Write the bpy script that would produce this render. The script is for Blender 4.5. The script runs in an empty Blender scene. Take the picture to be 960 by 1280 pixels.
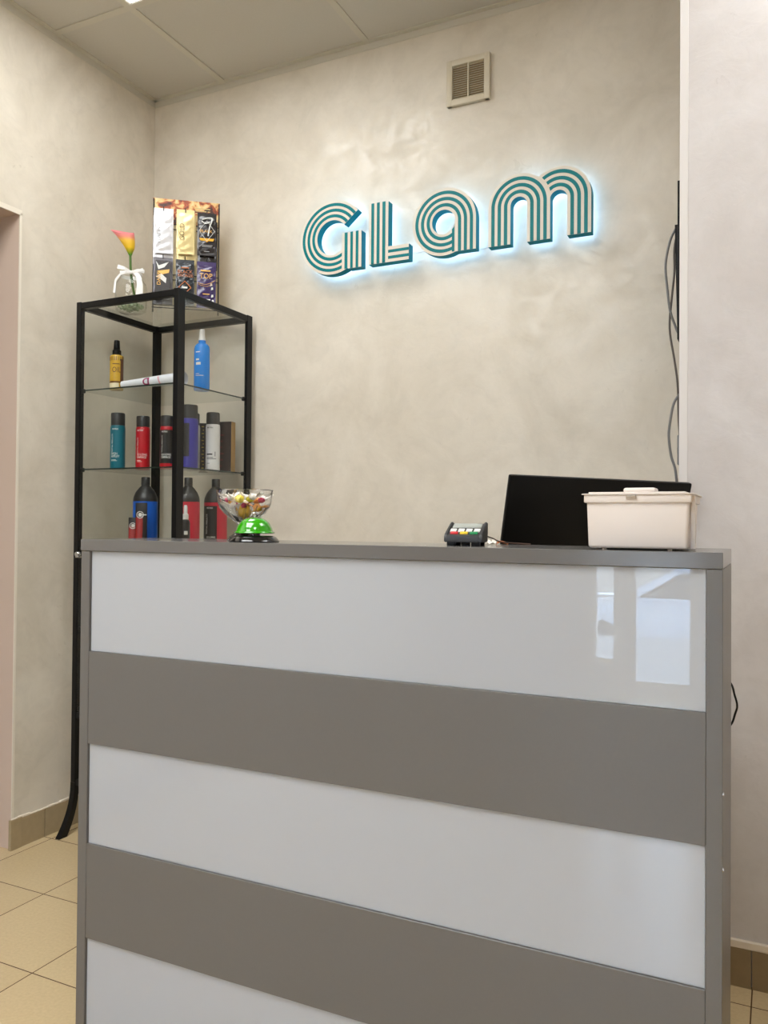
import bpy, bmesh, math, random
from mathutils import Vector, Matrix
random.seed(7)
PI = math.pi
S = bpy.context.scene
COL = S.collection

# ---------------------------------------------------------------- camera
CAM = Vector((2.2027, -2.4751, 1.0506))
YAW, PITCH, ROLL, FPX = 0.4492, 0.0135, 0.0078, 1022.95
fw = Vector((-math.sin(YAW), math.cos(YAW), 0)); rt = Vector((math.cos(YAW), math.sin(YAW), 0)); up = Vector((0, 0, 1))
c, s = math.cos(PITCH), math.sin(PITCH); fw, up = c*fw + s*up, c*up - s*fw
c, s = math.cos(ROLL), math.sin(ROLL); rt, up = c*rt + s*up, c*up - s*rt
cam = bpy.data.cameras.new('camera'); camo = bpy.data.objects.new('camera', cam); COL.objects.link(camo)
M4 = Matrix((rt, up, -fw)).transposed().to_4x4(); M4.translation = CAM
camo.matrix_world = M4
cam.sensor_fit = 'VERTICAL'; cam.sensor_height = 36.0; cam.sensor_width = 27.0
cam.lens = FPX/1280*36.0; cam.clip_start = 0.02
S.camera = camo

# ---------------------------------------------------------------- world, light level, exposure
LAMP = 9.2            # ceiling panel emission
SIGN_LED = 5.2
SKY = 26.0
w = bpy.data.worlds.new('sky'); S.world = w; w.use_nodes = True
bg = w.node_tree.nodes['Background']
bg.inputs[0].default_value = (0.56, 0.74, 1.0, 1); bg.inputs[1].default_value = SKY
S.view_settings.view_transform = 'Standard'; S.view_settings.look = 'None'
S.view_settings.gamma = 1; S.view_settings.use_curve_mapping = False
S.view_settings.exposure = 0.0
S.cycles.transparent_max_bounces = 48; S.cycles.max_bounces = 14; S.cycles.diffuse_bounces = 8

# ---------------------------------------------------------------- materials
def lin(r, g, b):
    f = lambda v: (v/255/12.92) if v/255 <= 0.04045 else ((v/255+0.055)/1.055)**2.4
    return (f(r), f(g), f(b), 1)
MATS = {}
def mat(name, col, rough=0.5, metal=0.0, spec=0.5, coat=0.0, noise=0.0, nscale=30, bump=0.0, bscale=200, emit=None, estr=0, alpha=1):
    if name in MATS: return MATS[name]
    m = bpy.data.materials.new(name); m.use_nodes = True; nt = m.node_tree
    p = nt.nodes['Principled BSDF']
    p.inputs['Base Color'].default_value = col; p.inputs['Roughness'].default_value = rough
    p.inputs['Metallic'].default_value = metal; p.inputs['Specular IOR Level'].default_value = spec
    p.inputs['Coat Weight'].default_value = coat; p.inputs['Coat Roughness'].default_value = 0.05
    if emit: p.inputs['Emission Color'].default_value = emit; p.inputs['Emission Strength'].default_value = estr
    if noise or bump:
        tc = nt.nodes.new('ShaderNodeTexCoord')
    if noise:
        n = nt.nodes.new('ShaderNodeTexNoise'); n.inputs['Scale'].default_value = nscale; n.inputs['Detail'].default_value = 5
        nt.links.new(tc.outputs['Object'], n.inputs['Vector'])
        mx = nt.nodes.new('ShaderNodeMix'); mx.data_type = 'RGBA'
        mx.inputs['A'].default_value = tuple(v*(1-noise) for v in col[:3]) + (1,)
        mx.inputs['B'].default_value = tuple(min(1, v*(1+noise)) for v in col[:3]) + (1,)
        nt.links.new(n.outputs['Fac'], mx.inputs['Factor']); nt.links.new(mx.outputs['Result'], p.inputs['Base Color'])
    if bump:
        n = nt.nodes.new('ShaderNodeTexNoise'); n.inputs['Scale'].default_value = bscale; n.inputs['Detail'].default_value = 4
        nt.links.new(tc.outputs['Object'], n.inputs['Vector'])
        b = nt.nodes.new('ShaderNodeBump'); b.inputs['Strength'].default_value = bump; b.inputs['Distance'].default_value = 0.002
        nt.links.new(n.outputs['Fac'], b.inputs['Height']); nt.links.new(b.outputs['Normal'], p.inputs['Normal'])
    MATS[name] = m
    return m

def plaster(name, ca, cb):
    """pearly 'silk' plaster: swirled trowel patches, uneven sheen"""
    m = bpy.data.materials.new(name); m.use_nodes = True; nt = m.node_tree; L = nt.links
    p = nt.nodes['Principled BSDF']; tc = nt.nodes.new('ShaderNodeTexCoord')
    n1 = nt.nodes.new('ShaderNodeTexNoise'); n1.inputs['Scale'].default_value = 3.2; n1.inputs['Detail'].default_value = 7
    n1.inputs['Roughness'].default_value = 0.62; n1.inputs['Distortion'].default_value = 0.5
    n2 = nt.nodes.new('ShaderNodeTexNoise'); n2.inputs['Scale'].default_value = 15; n2.inputs['Detail'].default_value = 8
    n2.inputs['Roughness'].default_value = 0.65; n2.inputs['Distortion'].default_value = 1.6
    for n in (n1, n2): L.new(tc.outputs['Object'], n.inputs['Vector'])
    r1 = nt.nodes.new('ShaderNodeMapRange'); r1.inputs['From Min'].default_value = 0.36; r1.inputs['From Max'].default_value = 0.66
    L.new(n1.outputs['Fac'], r1.inputs['Value'])
    mx = nt.nodes.new('ShaderNodeMix'); mx.data_type = 'RGBA'; mx.inputs['A'].default_value = ca; mx.inputs['B'].default_value = cb
    L.new(r1.outputs['Result'], mx.inputs['Factor']); L.new(mx.outputs['Result'], p.inputs['Base Color'])
    r2 = nt.nodes.new('ShaderNodeMapRange'); r2.inputs['From Min'].default_value = 0.40; r2.inputs['From Max'].default_value = 0.68
    r2.inputs['To Min'].default_value = 0.62; r2.inputs['To Max'].default_value = 0.27
    L.new(n2.outputs['Fac'], r2.inputs['Value']); L.new(r2.outputs['Result'], p.inputs['Roughness'])
    p.inputs['Specular IOR Level'].default_value = 0.55
    n3 = nt.nodes.new('ShaderNodeTexNoise'); n3.inputs['Scale'].default_value = 11; n3.inputs['Detail'].default_value = 10
    n3.inputs['Roughness'].default_value = 0.72; n3.inputs['Distortion'].default_value = 1.1
    L.new(tc.outputs['Object'], n3.inputs['Vector'])
    r3 = nt.nodes.new('ShaderNodeMapRange'); r3.inputs['From Min'].default_value = 0.46; r3.inputs['From Max'].default_value = 0.62
    r3.inputs['To Min'].default_value = 0.0; r3.inputs['To Max'].default_value = 1.0
    L.new(n3.outputs['Fac'], r3.inputs['Value']); L.new(r3.outputs['Result'], p.inputs['Coat Weight']); p.inputs['Coat Roughness'].default_value = 0.24
    b = nt.nodes.new('ShaderNodeBump'); b.inputs['Strength'].default_value = 0.20; b.inputs['Distance'].default_value = 0.005
    L.new(n2.outputs['Fac'], b.inputs['Height']); L.new(b.outputs['Normal'], p.inputs['Normal'])
    b3 = nt.nodes.new('ShaderNodeBump'); b3.inputs['Strength'].default_value = 0.45; b3.inputs['Distance'].default_value = 0.006
    L.new(n3.outputs['Fac'], b3.inputs['Height']); L.new(b3.outputs['Normal'], p.inputs['Coat Normal'])
    return m

def tiles(name, ca, cb, grout, size, ox, oy, gap=0.003, rough=0.35):
    m = bpy.data.materials.new(name); m.use_nodes = True; nt = m.node_tree; L = nt.links
    p = nt.nodes['Principled BSDF']; tc = nt.nodes.new('ShaderNodeTexCoord')
    mp = nt.nodes.new('ShaderNodeMapping'); mp.inputs['Location'].default_value = (-ox, -oy, 0)
    L.new(tc.outputs['Object'], mp.inputs['Vector'])
    br = nt.nodes.new('ShaderNodeTexBrick'); br.offset = 0; br.squash = 1
    br.inputs['Scale'].default_value = 1; br.inputs['Brick Width'].default_value = size; br.inputs['Row Height'].default_value = size
    br.inputs['Mortar Size'].default_value = gap/2; br.inputs['Mortar Smooth'].default_value = 0.1
    br.inputs['Color1'].default_value = ca; br.inputs['Color2'].default_value = cb; br.inputs['Mortar'].default_value = grout
    L.new(mp.outputs['Vector'], br.inputs['Vector'])
    n = nt.nodes.new('ShaderNodeTexNoise'); n.inputs['Scale'].default_value = 130; n.inputs['Detail'].default_value = 4
    L.new(tc.outputs['Object'], n.inputs['Vector'])
    mr = nt.nodes.new('ShaderNodeMapRange'); mr.inputs['To Min'].default_value = 0.86; mr.inputs['To Max'].default_value = 1.1
    L.new(n.outputs['Fac'], mr.inputs['Value'])
    mx = nt.nodes.new('ShaderNodeMix'); mx.data_type = 'RGBA'; mx.blend_type = 'MULTIPLY'; mx.inputs['Factor'].default_value = 1
    L.new(br.outputs['Color'], mx.inputs['A']); L.new(mr.outputs['Result'], mx.inputs['B'])
    L.new(mx.outputs['Result'], p.inputs['Base Color']); p.inputs['Roughness'].default_value = rough
    b = nt.nodes.new('ShaderNodeBump'); b.inputs['Strength'].default_value = 0.6; b.inputs['Distance'].default_value = 0.002; b.invert = True
    L.new(br.outputs['Fac'], b.inputs['Height']); L.new(b.outputs['Normal'], p.inputs['Normal'])
    return m

def thin_glass(name, tint=(0.93, 0.96, 0.94, 1), refl=1.0):
    m = bpy.data.materials.new(name); m.use_nodes = True; nt = m.node_tree; L = nt.links
    nt.nodes.remove(nt.nodes['Principled BSDF']); out = nt.nodes['Material Output']
    t = nt.nodes.new('ShaderNodeBsdfTransparent'); t.inputs[0].default_value = tint
    g = nt.nodes.new('ShaderNodeBsdfGlossy'); g.inputs['Roughness'].default_value = 0.02
    f = nt.nodes.new('ShaderNodeFresnel'); f.inputs[0].default_value = 1.45
    k = nt.nodes.new('ShaderNodeMath'); k.operation = 'MULTIPLY'; k.inputs[1].default_value = refl
    mx = nt.nodes.new('ShaderNodeMixShader')
    ge = nt.nodes.new('ShaderNodeNewGeometry'); inv = nt.nodes.new('ShaderNodeMath'); inv.operation = 'SUBTRACT'; inv.inputs[0].default_value = 1
    k2 = nt.nodes.new('ShaderNodeMath'); k2.operation = 'MULTIPLY'
    L.new(ge.outputs['Backfacing'], inv.inputs[1]); L.new(inv.outputs[0], k2.inputs[1])
    L.new(f.outputs[0], k.inputs[0]); L.new(k.outputs[0], k2.inputs[0]); L.new(k2.outputs[0], mx.inputs[0]); L.new(t.outputs[0], mx.inputs[1]); L.new(g.outputs[0], mx.inputs[2])
    L.new(mx.outputs[0], out.inputs[0])
    return m

M_wall = plaster('silk_plaster', lin(208, 199, 183), lin(224, 216, 202))
M_pier = plaster('silk_plaster_pier', lin(196, 190, 188), lin(209, 205, 205))  # wall plaster again, with the cool daylight tint put into its colour
M_jamb = mat('jamb_pinkish', lin(214, 192, 176), 0.6, bump=0.05)  # pinkish beige, pinker than the wall
M_bead = mat('corner_bead', lin(232, 224, 210), 0.5)
M_ceil = mat('ceiling_tile', lin(200, 196, 187), 0.9, noise=0.04, nscale=160, bump=0.3, bscale=500)
M_grid = mat('ceiling_grid', lin(204, 199, 186), 0.6)
M_floor = tiles('floor_tile', lin(208, 185, 145), lin(202, 179, 139), lin(96, 72, 50), 0.3013, 0.3426, -0.8012, rough=0.2)
M_base = mat('plinth_tile', lin(168, 150, 118), 0.4, noise=0.10, nscale=60)
M_base2 = mat('plinth_tile_dark', lin(142, 122, 92), 0.4, noise=0.12, nscale=60)
M_grout = mat('grout', lin(112, 92, 66), 0.9)
M_strip = mat('plinth_strip', lin(226, 214, 198), 0.5)
M_gray = mat('grey_laminate', lin(102, 100, 98), 0.36, noise=0.03, nscale=220, bump=0.05, bscale=600)
M_graytop = mat('grey_laminate_gloss', lin(102, 100, 99), 0.16, noise=0.02, nscale=220)
M_gloss = mat('white_acrylic', lin(172, 176, 183), 0.015, spec=0.5)
M_black = mat('black_frame', lin(9, 9, 10), 0.45, spec=0.3)
M_glass = thin_glass('cabinet_glass', (0.975, 0.98, 0.975, 1), 0.8)
M_shelf = thin_glass('shelf_glass', (0.955, 0.97, 0.96, 1), 0.9)
M_edge = mat('glass_edge', lin(38, 52, 46), 0.3)
M_clear = thin_glass('clear_glass', (0.985, 0.99, 0.985, 1), 1.2)
M_pane = thin_glass('window_glass', (0.97, 0.98, 0.98, 1), 0.6)
M_teal = mat('teal_acrylic', lin(0, 120, 126), 0.4, spec=0.2)
M_tealside = mat('teal_return', lin(0, 136, 160), 0.55, spec=0.12)
M_face = mat('letter_face', lin(222, 214, 200), 0.45)
M_led = mat('white_led', (0, 0, 0, 1), 0.6, emit=(0.42, 0.69, 1.0, 1), estr=SIGN_LED)
M_whitepl = mat('white_plastic', lin(220, 211, 205), 0.38)
M_vent = mat('vent_plastic', lin(204, 194, 172), 0.45)
M_ventdark = mat('vent_dark', lin(160, 138, 104), 0.7)
M_blackpl = mat('black_plastic', lin(7, 7, 8), 0.4, spec=0.2)
M_dgray = mat('dark_grey_plastic', lin(48, 48, 49), 0.42)
M_chrome = mat('chrome', lin(205, 205, 205), 0.18, metal=1.0)
M_white = mat('white_paint', lin(228, 226, 220), 0.5)
M_front = mat('unseen_wall_dark', lin(150, 138, 126), 0.7)  # kept dark on unseen walls so they bounce less light
M_frame = mat('window_frame', lin(225, 225, 225), 0.4)

# ---------------------------------------------------------------- mesh helpers
class MB:
    def __init__(self): self.bm = bmesh.new()
    def box(self, x0, x1, y0, y1, z0, z1, bev=0.0, seg=2, mtx=None, taper=None):
        b = bmesh.new(); bmesh.ops.create_cube(b, size=1)
        for v in b.verts:
            v.co = Vector(((x0+x1)/2 + v.co.x*(x1-x0), (y0+y1)/2 + v.co.y*(y1-y0), (z0+z1)/2 + v.co.z*(z1-z0)))
        if taper:   # scale the lower face
            cx, cy = (x0+x1)/2, (y0+y1)/2
            for v in b.verts:
                if v.co.z < (z0+z1)/2: v.co.x = cx + (v.co.x-cx)*taper; v.co.y = cy + (v.co.y-cy)*taper
        if bev: bmesh.ops.bevel(b, geom=b.edges[:], offset=bev, segments=seg, affect='EDGES', profile=0.5)
        return self._merge(b, mtx)
    def _merge(self, b, mtx=None):
        if mtx: bmesh.ops.transform(b, matrix=mtx, verts=b.verts)
        t = bpy.data.meshes.new('t'); b.to_mesh(t); b.free(); self.bm.from_mesh(t); bpy.data.meshes.remove(t)
        return self
    def lathe(self, prof, seg=32, mtx=None, sx=1.0, sy=1.0):
        b = bmesh.new(); rings = []
        for r, z in prof:
            if r < 1e-6: rings.append([b.verts.new((0, 0, z))])
            else: rings.append([b.verts.new((r*sx*math.cos(2*PI*k/seg), r*sy*math.sin(2*PI*k/seg), z)) for k in range(seg)])
        for A, B in zip(rings, rings[1:]):
            for k in range(seg):
                k2 = (k+1) % seg
                if len(A) == 1 and len(B) == 1: continue
                if len(A) == 1: b.faces.new((A[0], B[k2], B[k]))
                elif len(B) == 1: b.faces.new((A[k], A[k2], B[0]))
                else: b.faces.new((A[k], A[k2], B[k2], B[k]))
        bmesh.ops.recalc_face_normals(b, faces=b.faces)
        return self._merge(b, mtx)
    def tube(self, pts, r, seg=10, smooth=6, closed=False):
        P = [Vector(p) for p in pts]
        if smooth and len(P) > 2:
            Q = []
            for i in range(len(P)-1):
                p0, p1, p2, p3 = P[max(i-1, 0)], P[i], P[i+1], P[min(i+2, len(P)-1)]
                for k in range(smooth):
                    t = k/smooth
                    Q.append(0.5*((2*p1) + (p2-p0)*t + (2*p0-5*p1+4*p2-p3)*t*t + (3*p1-p0-3*p2+p3)*t**3))
            Q.append(P[-1]); P = Q
        b = bmesh.new(); rings = []
        ref = None
        for i, p in enumerate(P):
            d = (P[min(i+1, len(P)-1)] - P[max(i-1, 0)]).normalized()
            if ref is None: ref = d.orthogonal()
            u = (ref - d*ref.dot(d)).normalized(); ref = u; v = d.cross(u)
            rr = r[i*len(r)//len(P)] if isinstance(r, (list, tuple)) else r
            rings.append([b.verts.new(p + u*rr*math.cos(2*PI*k/seg) + v*rr*math.sin(2*PI*k/seg)) for k in range(seg)])
        for A, B in zip(rings, rings[1:]):
            for k in range(seg): b.faces.new((A[k], A[(k+1) % seg], B[(k+1) % seg], B[k]))
        b.faces.new(rings[0][::-1]); b.faces.new(rings[-1])
        bmesh.ops.recalc_face_normals(b, faces=b.faces)
        return self._merge(b)
    def prism(self, poly, axis, a0, a1, mtx=None, bev=0):
        """poly in the two other axes, extruded along axis"""
        b = bmesh.new()
        def pt(u, v, a): return {'X': (a, u, v), 'Y': (u, a, v), 'Z': (u, v, a)}[axis]
        A = [b.verts.new(pt(u, v, a0)) for u, v in poly]; B = [b.verts.new(pt(u, v, a1)) for u, v in poly]
        n = len(poly)
        b.faces.new(A); b.faces.new(B[::-1])
        for k in range(n): b.faces.new((A[k], A[(k+1) % n], B[(k+1) % n], B[k]))
        bmesh.ops.recalc_face_normals(b, faces=b.faces)
        if bev: bmesh.ops.bevel(b, geom=b.edges[:], offset=bev, segments=2, affect='EDGES')
        return self._merge(b, mtx)
    def grid(self, f, nu, nv, thick=0.0):
        b = bmesh.new()
        V = [[b.verts.new(f(i/nu, j/nv)) for j in range(nv+1)] for i in range(nu+1)]
        for i in range(nu):
            for j in range(nv): b.faces.new((V[i][j], V[i+1][j], V[i+1][j+1], V[i][j+1]))
        bmesh.ops.recalc_face_normals(b, faces=b.faces)
        if thick: bmesh.ops.solidify(b, geom=b.faces[:], thickness=thick)
        return self._merge(b)
    def build(self, name, m, parent=None, smooth=True, loc=None, angle=0.7):
        me = bpy.data.meshes.new(name); self.bm.to_mesh(me); self.bm.free()
        return link(name, me, m, parent, smooth, loc, angle)
def link(name, me, m, parent=None, smooth=True, loc=None, angle=0.7):
    if smooth:
        for f in me.polygons: f.use_smooth = True
        me.set_sharp_from_angle(angle=angle)
    me.materials.clear(); me.materials.append(m)
    o = bpy.data.objects.new(name, me); COL.objects.link(o)
    if parent: o.parent = parent
    if loc: o.location = loc
    return o
def tag(o, label, cat, group=None):
    o['label'] = label; o['category'] = cat
    if group: o['group'] = group
    return o
def empty(name, label, cat, loc=(0, 0, 0), rz=0, group=None):
    o = bpy.data.objects.new(name, None); COL.objects.link(o); o.location = loc; o.rotation_euler = (0, 0, rz); o.empty_display_size = 0.05
    return tag(o, label, cat, group)
def struct(o): o['kind'] = 'structure'; return o
def stuff(o): o['kind'] = 'stuff'; return o

def shape2d(loops, y0, y1, inset=0.0):
    """outline(s) in the XZ plane, solid between Y=y0 (front) and y1"""
    cu = bpy.data.curves.new('t', 'CURVE'); cu.dimensions = '2D'; cu.fill_mode = 'BOTH'; cu.extrude = abs(y1-y0)/2; cu.offset = -inset
    for lp in loops:
        sp = cu.splines.new('POLY'); sp.points.add(len(lp)-1); sp.use_cyclic_u = True
        for q, (x, z) in zip(sp.points, lp): q.co = (x, z, 0, 1)
    return curve_to_mesh(cu, Matrix(((1, 0, 0, 0), (0, 0, -1, (y0+y1)/2), (0, 1, 0, 0), (0, 0, 0, 1))))
def curve_to_mesh(cu, mtx):
    o = bpy.data.objects.new('t', cu); COL.objects.link(o)
    dg = bpy.context.evaluated_depsgraph_get(); dg.update()
    me = bpy.data.meshes.new_from_object(o.evaluated_get(dg)); bpy.data.objects.remove(o); bpy.data.curves.remove(cu)
    me.transform(mtx); return me
def text(name, body, size, mtx, m, parent, wrap=None, ext=0.0002, width=1.0, align='LEFT', label=None):
    """lettering facing -Y before mtx; wrap=(radius) bends it round a cylinder whose axis is local Z"""
    cu = bpy.data.curves.new('t', 'FONT'); cu.body = body; cu.size = size; cu.extrude = ext; cu.align_x = align; cu.resolution_u = 3
    me = curve_to_mesh(cu, Matrix(((width, 0, 0, 0), (0, 0, -1, 0), (0, 1, 0, 0), (0, 0, 0, 1))))
    me.transform(mtx)
    if wrap:
        r, sx, sy = wrap
        for v in me.vertices:
            a = v.co.x/r; d = r - v.co.y; v.co.x, v.co.y = d*math.sin(a)*sx, -d*math.cos(a)*sy
    o = link(name, me, m, parent, False)
    if label: o['label'] = label
    return o
def T(x, y, z, rx=0, ry=0, rz=0):
    return Matrix.Translation((x, y, z)) @ Matrix.Rotation(rz, 4, 'Z') @ Matrix.Rotation(ry, 4, 'Y') @ Matrix.Rotation(rx, 4, 'X')
def arc(cx, cz, r, a0, a1, n=48):
    return [(cx + r*math.cos(math.radians(a0+(a1-a0)*k/n)), cz + r*math.sin(math.radians(a0+(a1-a0)*k/n))) for k in range(n+1)]

# ---------------------------------------------------------------- room shell
H = 2.6903; RX = 3.7; FY = -5.3; PX, PY = 1.9902, -0.418
struct(MB().box(-1.5, RX+0.15, FY-0.1, 0.12, -0.1, 0).build('floor', M_floor, smooth=False))
struct(MB().box(-0.12, RX, 0, 0.12, 0, 2.9).build('wall_back', M_wall, smooth=False))
b = MB(); b.box(-0.12, 0, -0.622, 0, 0, 2.9); b.box(-0.12, 0, -1.62, -0.622, 2.039, 2.9); b.box(-0.12, 0, FY, -1.62, 0, 2.9)
struct(b.build('wall_left', M_wall, smooth=False))
struct(MB().box(RX, RX+0.12, FY-0.12, 0.12, 0, 2.9).build('wall_right', M_wall, smooth=False))
struct(MB().box(PX, RX, PY, 0, 0, 2.9, bev=0.002).build('wall_pier', M_pier, smooth=False))
# front wall with a glazed door and a sidelight
b = MB()
b.box(-0.12, 1.10, FY-0.15, FY, 0, 2.9); b.box(1.10, 1.82, FY-0.15, FY, 2.25, 2.9); b.box(1.82, RX+0.12, FY-0.15, FY, 0, 2.9)
struct(b.build('wall_front', M_front, smooth=False))
# closed box added behind the left doorway to keep sky light out
b = MB(); b.box(-1.5, -1.4, -2.6, 0.1, 0, 2.9); b.box(-1.4, -0.12, 0.0, 0.1, 0, 2.9); b.box(-1.4, -0.12, -2.6, -2.5, 0, 2.9); b.box(-1.4, -0.12, -2.5, 0, 2.6, 2.7)
struct(b.build('wall_light_block', M_front, smooth=False))
# doorway lining and corner beads (left opening)
b = MB(); b.box(-0.121, -0.001, -0.6235, -0.6225, 0, 2.0375); b.box(-0.121, -0.001, -1.62, -0.6235, 2.0375, 2.0385)
struct(b.build('trim_1', M_jamb, smooth=False))
b = MB(); b.box(-0.003, 0.0014, -0.6245, -0.6165, 0.09, 2.040, bev=0.0006); b.box(-0.003, 0.0014, -1.62, -0.6165, 2.034, 2.051, bev=0.0006)
struct(b.build('trim_2', M_bead, smooth=False))
b = MB(); b.box(PX-0.001, PX+0.018, PY-0.0016, PY+0.01, 0, H, bev=0.0006)
struct(b.build('trim_3', mat('pier_bead', lin(216, 212, 210), 0.45), smooth=False))  # follows the pier's daylight tint, slightly lighter

# suspended ceiling: recessed boards on an exposed grid
bx0, by0 = 0.334, -0.497
b = MB()
xs = [0.0] + [bx0+0.6*k for k in range(6)] + [RX]
ys = [0.0] + [by0-0.6*k for k in range(8)] + [FY]
LIGHTS = [(1, 1), (4, 1), (1, 3), (2, 3), (1, 4), (2, 4), (1, 6), (2, 6), (4, 4)]  # all after the first two are unseen panels added for brightness
for i in range(len(xs)-1):
    for j in range(len(ys)-1):
        if (i, j) in LIGHTS: continue
        b.box(xs[i]+0.008, xs[i+1]-0.008, ys[j+1]+0.008, ys[j]-0.008, H+0.004, H+0.02)
struct(b.build('ceiling', M_ceil, smooth=False))
struct(MB().box(-0.12, RX+0.12, FY-0.15, 0.12, H+0.10, H+0.16).build('ceiling_slab', M_ventdark, smooth=False))
b = MB()
for x in xs[1:-1]: b.box(x-0.012, x+0.012, FY, 0, H, H+0.0035)
for y in ys[1:-1]: b.box(0, RX, y-0.012, y+0.012, H+0.0002, H+0.0037)
b.box(0, RX, -0.019, 0, H+0.0004, H+0.004); b.box(0, 0.019, FY, 0, H+0.0004, H+0.004); b.box(PX, RX, PY-0.019, PY, H+0.0006, H+0.004)
b.box(0, RX, -0.002, 0, H-0.022, H+0.0004); b.box(0, 0.002, FY, 0, H-0.022, H+0.0004)
struct(b.build('trim_4', M_grid, smooth=False))

# plinth tiles
def plinth(name, x0, x1, y0, y1, z, along, first, m):
    b = MB(); a0, a1 = (x0, x1) if along == 'X' else (y0, y1)
    cuts = [a0]; q = first
    while q < a1:
        if q > a0: cuts.append(q)
        q += 0.3013
    cuts.append(a1)
    for u, v in zip(cuts, cuts[1:]):
        if along == 'X': b.box(u+0.0012, v-0.0012, y0, y1, 0, z)
        else: b.box(x0, x1, u+0.0012, v-0.0012, 0, z)
    struct(b.build(name, m, smooth=False))
plinth('baseboard_left', 0, 0.009, -0.634, 0, 0.092, 'Y', -0.500, M_base)
struct(MB().box(0.0, 0.0115, -0.636, -0.592, 0, 0.0965, bev=0.001).build('trim_7', M_base, smooth=False))
plinth('baseboard_back', 0.009, PX, -0.009, 0, 0.092, 'X', 0.2, M_base)
plinth('baseboard_pier', PX, RX, PY-0.009, PY, 0.088, 'X', 2.1489, M_base2)
plinth('baseboard_front_left', 0, 0.009, FY, -1.62, 0.092, 'Y', -5.2, M_base)
b = MB(); b.box(PX, RX, PY-0.011, PY, 0.088, 0.1055, bev=0.002); struct(b.build('trim_5', M_strip, smooth=False))
b = MB()
for k in range(26):
    y = -0.63 + k*0.0245; h = 0.004 + 0.006*random.random()
    b.box(0, 0.007 + 0.002*random.random(), y, y+0.026, 0.0915, 0.0915+h, bev=0.0015, seg=1)
struct(b.build('trim_6', M_strip))

# ---------------------------------------------------------------- ceiling lights
M_diff = mat('lamp_diffuser', (0.8, 0.8, 0.8, 1), 0.5, emit=(1.0, 1.02, 1.02, 1), estr=LAMP)
M_diff_added = mat('lamp_diffuser_added', (0.8, 0.8, 0.8, 1), 0.5, emit=(1.0, 1.02, 1.02, 1), estr=LAMP*1.15)  # for the added unseen panels, stronger than the visible one
for n, (i, j) in enumerate(LIGHTS):
    x, y = xs[i]+0.3, ys[j+1]+0.3
    lab = 'square glowing ceiling panel light seen at the top edge above the glass cabinet' if n == 0 else \
        'square ceiling panel light behind the viewpoint, ' + ['', 'right in front of the right wall corner', 'left one of the first added pair', 'right one of the first added pair', 'left one of the second added pair', 'right one of the second added pair', 'left one of the added pair by the entrance', 'right one of the added pair by the entrance', 'added on its own near the right wall'][n]
    t = empty('ceiling_light', lab, 'ceiling light', (x, y, H), group='square ceiling panel lights')
    b = MB()
    for a in (-1, 1):
        b.box(a*0.291-0.006, a*0.291+0.006, -0.297, 0.297, 0.002, 0.03); b.box(-0.285, 0.285, a*0.291-0.006, a*0.291+0.006, 0.002, 0.03)
    b.build('frame', M_white, t, smooth=False)
    MB().box(-0.285, 0.285, -0.285, 0.285, 0.006, 0.010).build('diffuser', M_diff if n < 2 else M_diff_added, t, smooth=False)

# ---------------------------------------------------------------- glazed entrance, shop window and the street outside
def bars(b, x0, x1, z0, z1, y0, y1, wdt):
    b.box(x0, x0+wdt, y0, y1, z0, z1); b.box(x1-wdt, x1, y0, y1, z0, z1)
    b.box(x0+wdt, x1-wdt, y0, y1, z0, z0+wdt); b.box(x0+wdt, x1-wdt, y0, y1, z1-wdt, z1)
d = empty('door_1', 'white framed glass entrance door opening onto the street', 'door', (1.5, FY-0.07, 0)); struct(d)
b = MB(); b.box(-0.40, -0.35, -0.03, 0.03, 0, 2.25); b.box(-0.24, -0.16, -0.03, 0.03, 0, 2.25); b.box(0.27, 0.32, -0.03, 0.03, 0, 2.25)
b.box(-0.35, -0.24, -0.03, 0.03, 0, 0.2); b.box(-0.35, 0.27, -0.03, 0.03, 2.19, 2.25); b.box(-0.16, 0.27, -0.03, 0.03, 0, 0.02)
b.build('door_frame', M_frame, d, smooth=False)
b = MB(); bars(b, -0.155, 0.265, 0.022, 2.18, -0.02, 0.02, 0.05); b.build('door_leaf', M_frame, d, smooth=False)
MB().box(-0.105, 0.215, -0.003, 0.003, 0.072, 2.13).build('door_pane', M_pane, d, smooth=False)
MB().box(-0.35, -0.24, -0.003, 0.003, 0.2, 2.19).build('sidelight_pane', M_pane, d, smooth=False)
MB().tube([(-0.13, 0.02, 0.95), (-0.13, 0.06, 0.97), (-0.13, 0.06, 1.23), (-0.13, 0.02, 1.25)], 0.009).build('door_handle', M_chrome, d)
M_pave = mat('pavement', lin(138, 136, 134), 0.85, noise=0.1, nscale=8)
b = MB(); b.prism([(FY-0.1, -0.02), (-11.3, -0.95), (-24, -0.95), (-24, -1.1), (FY-0.1, -0.2)], 'X', -12, 16)
struct(b.build('street_ground', M_pave, smooth=False))
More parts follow.
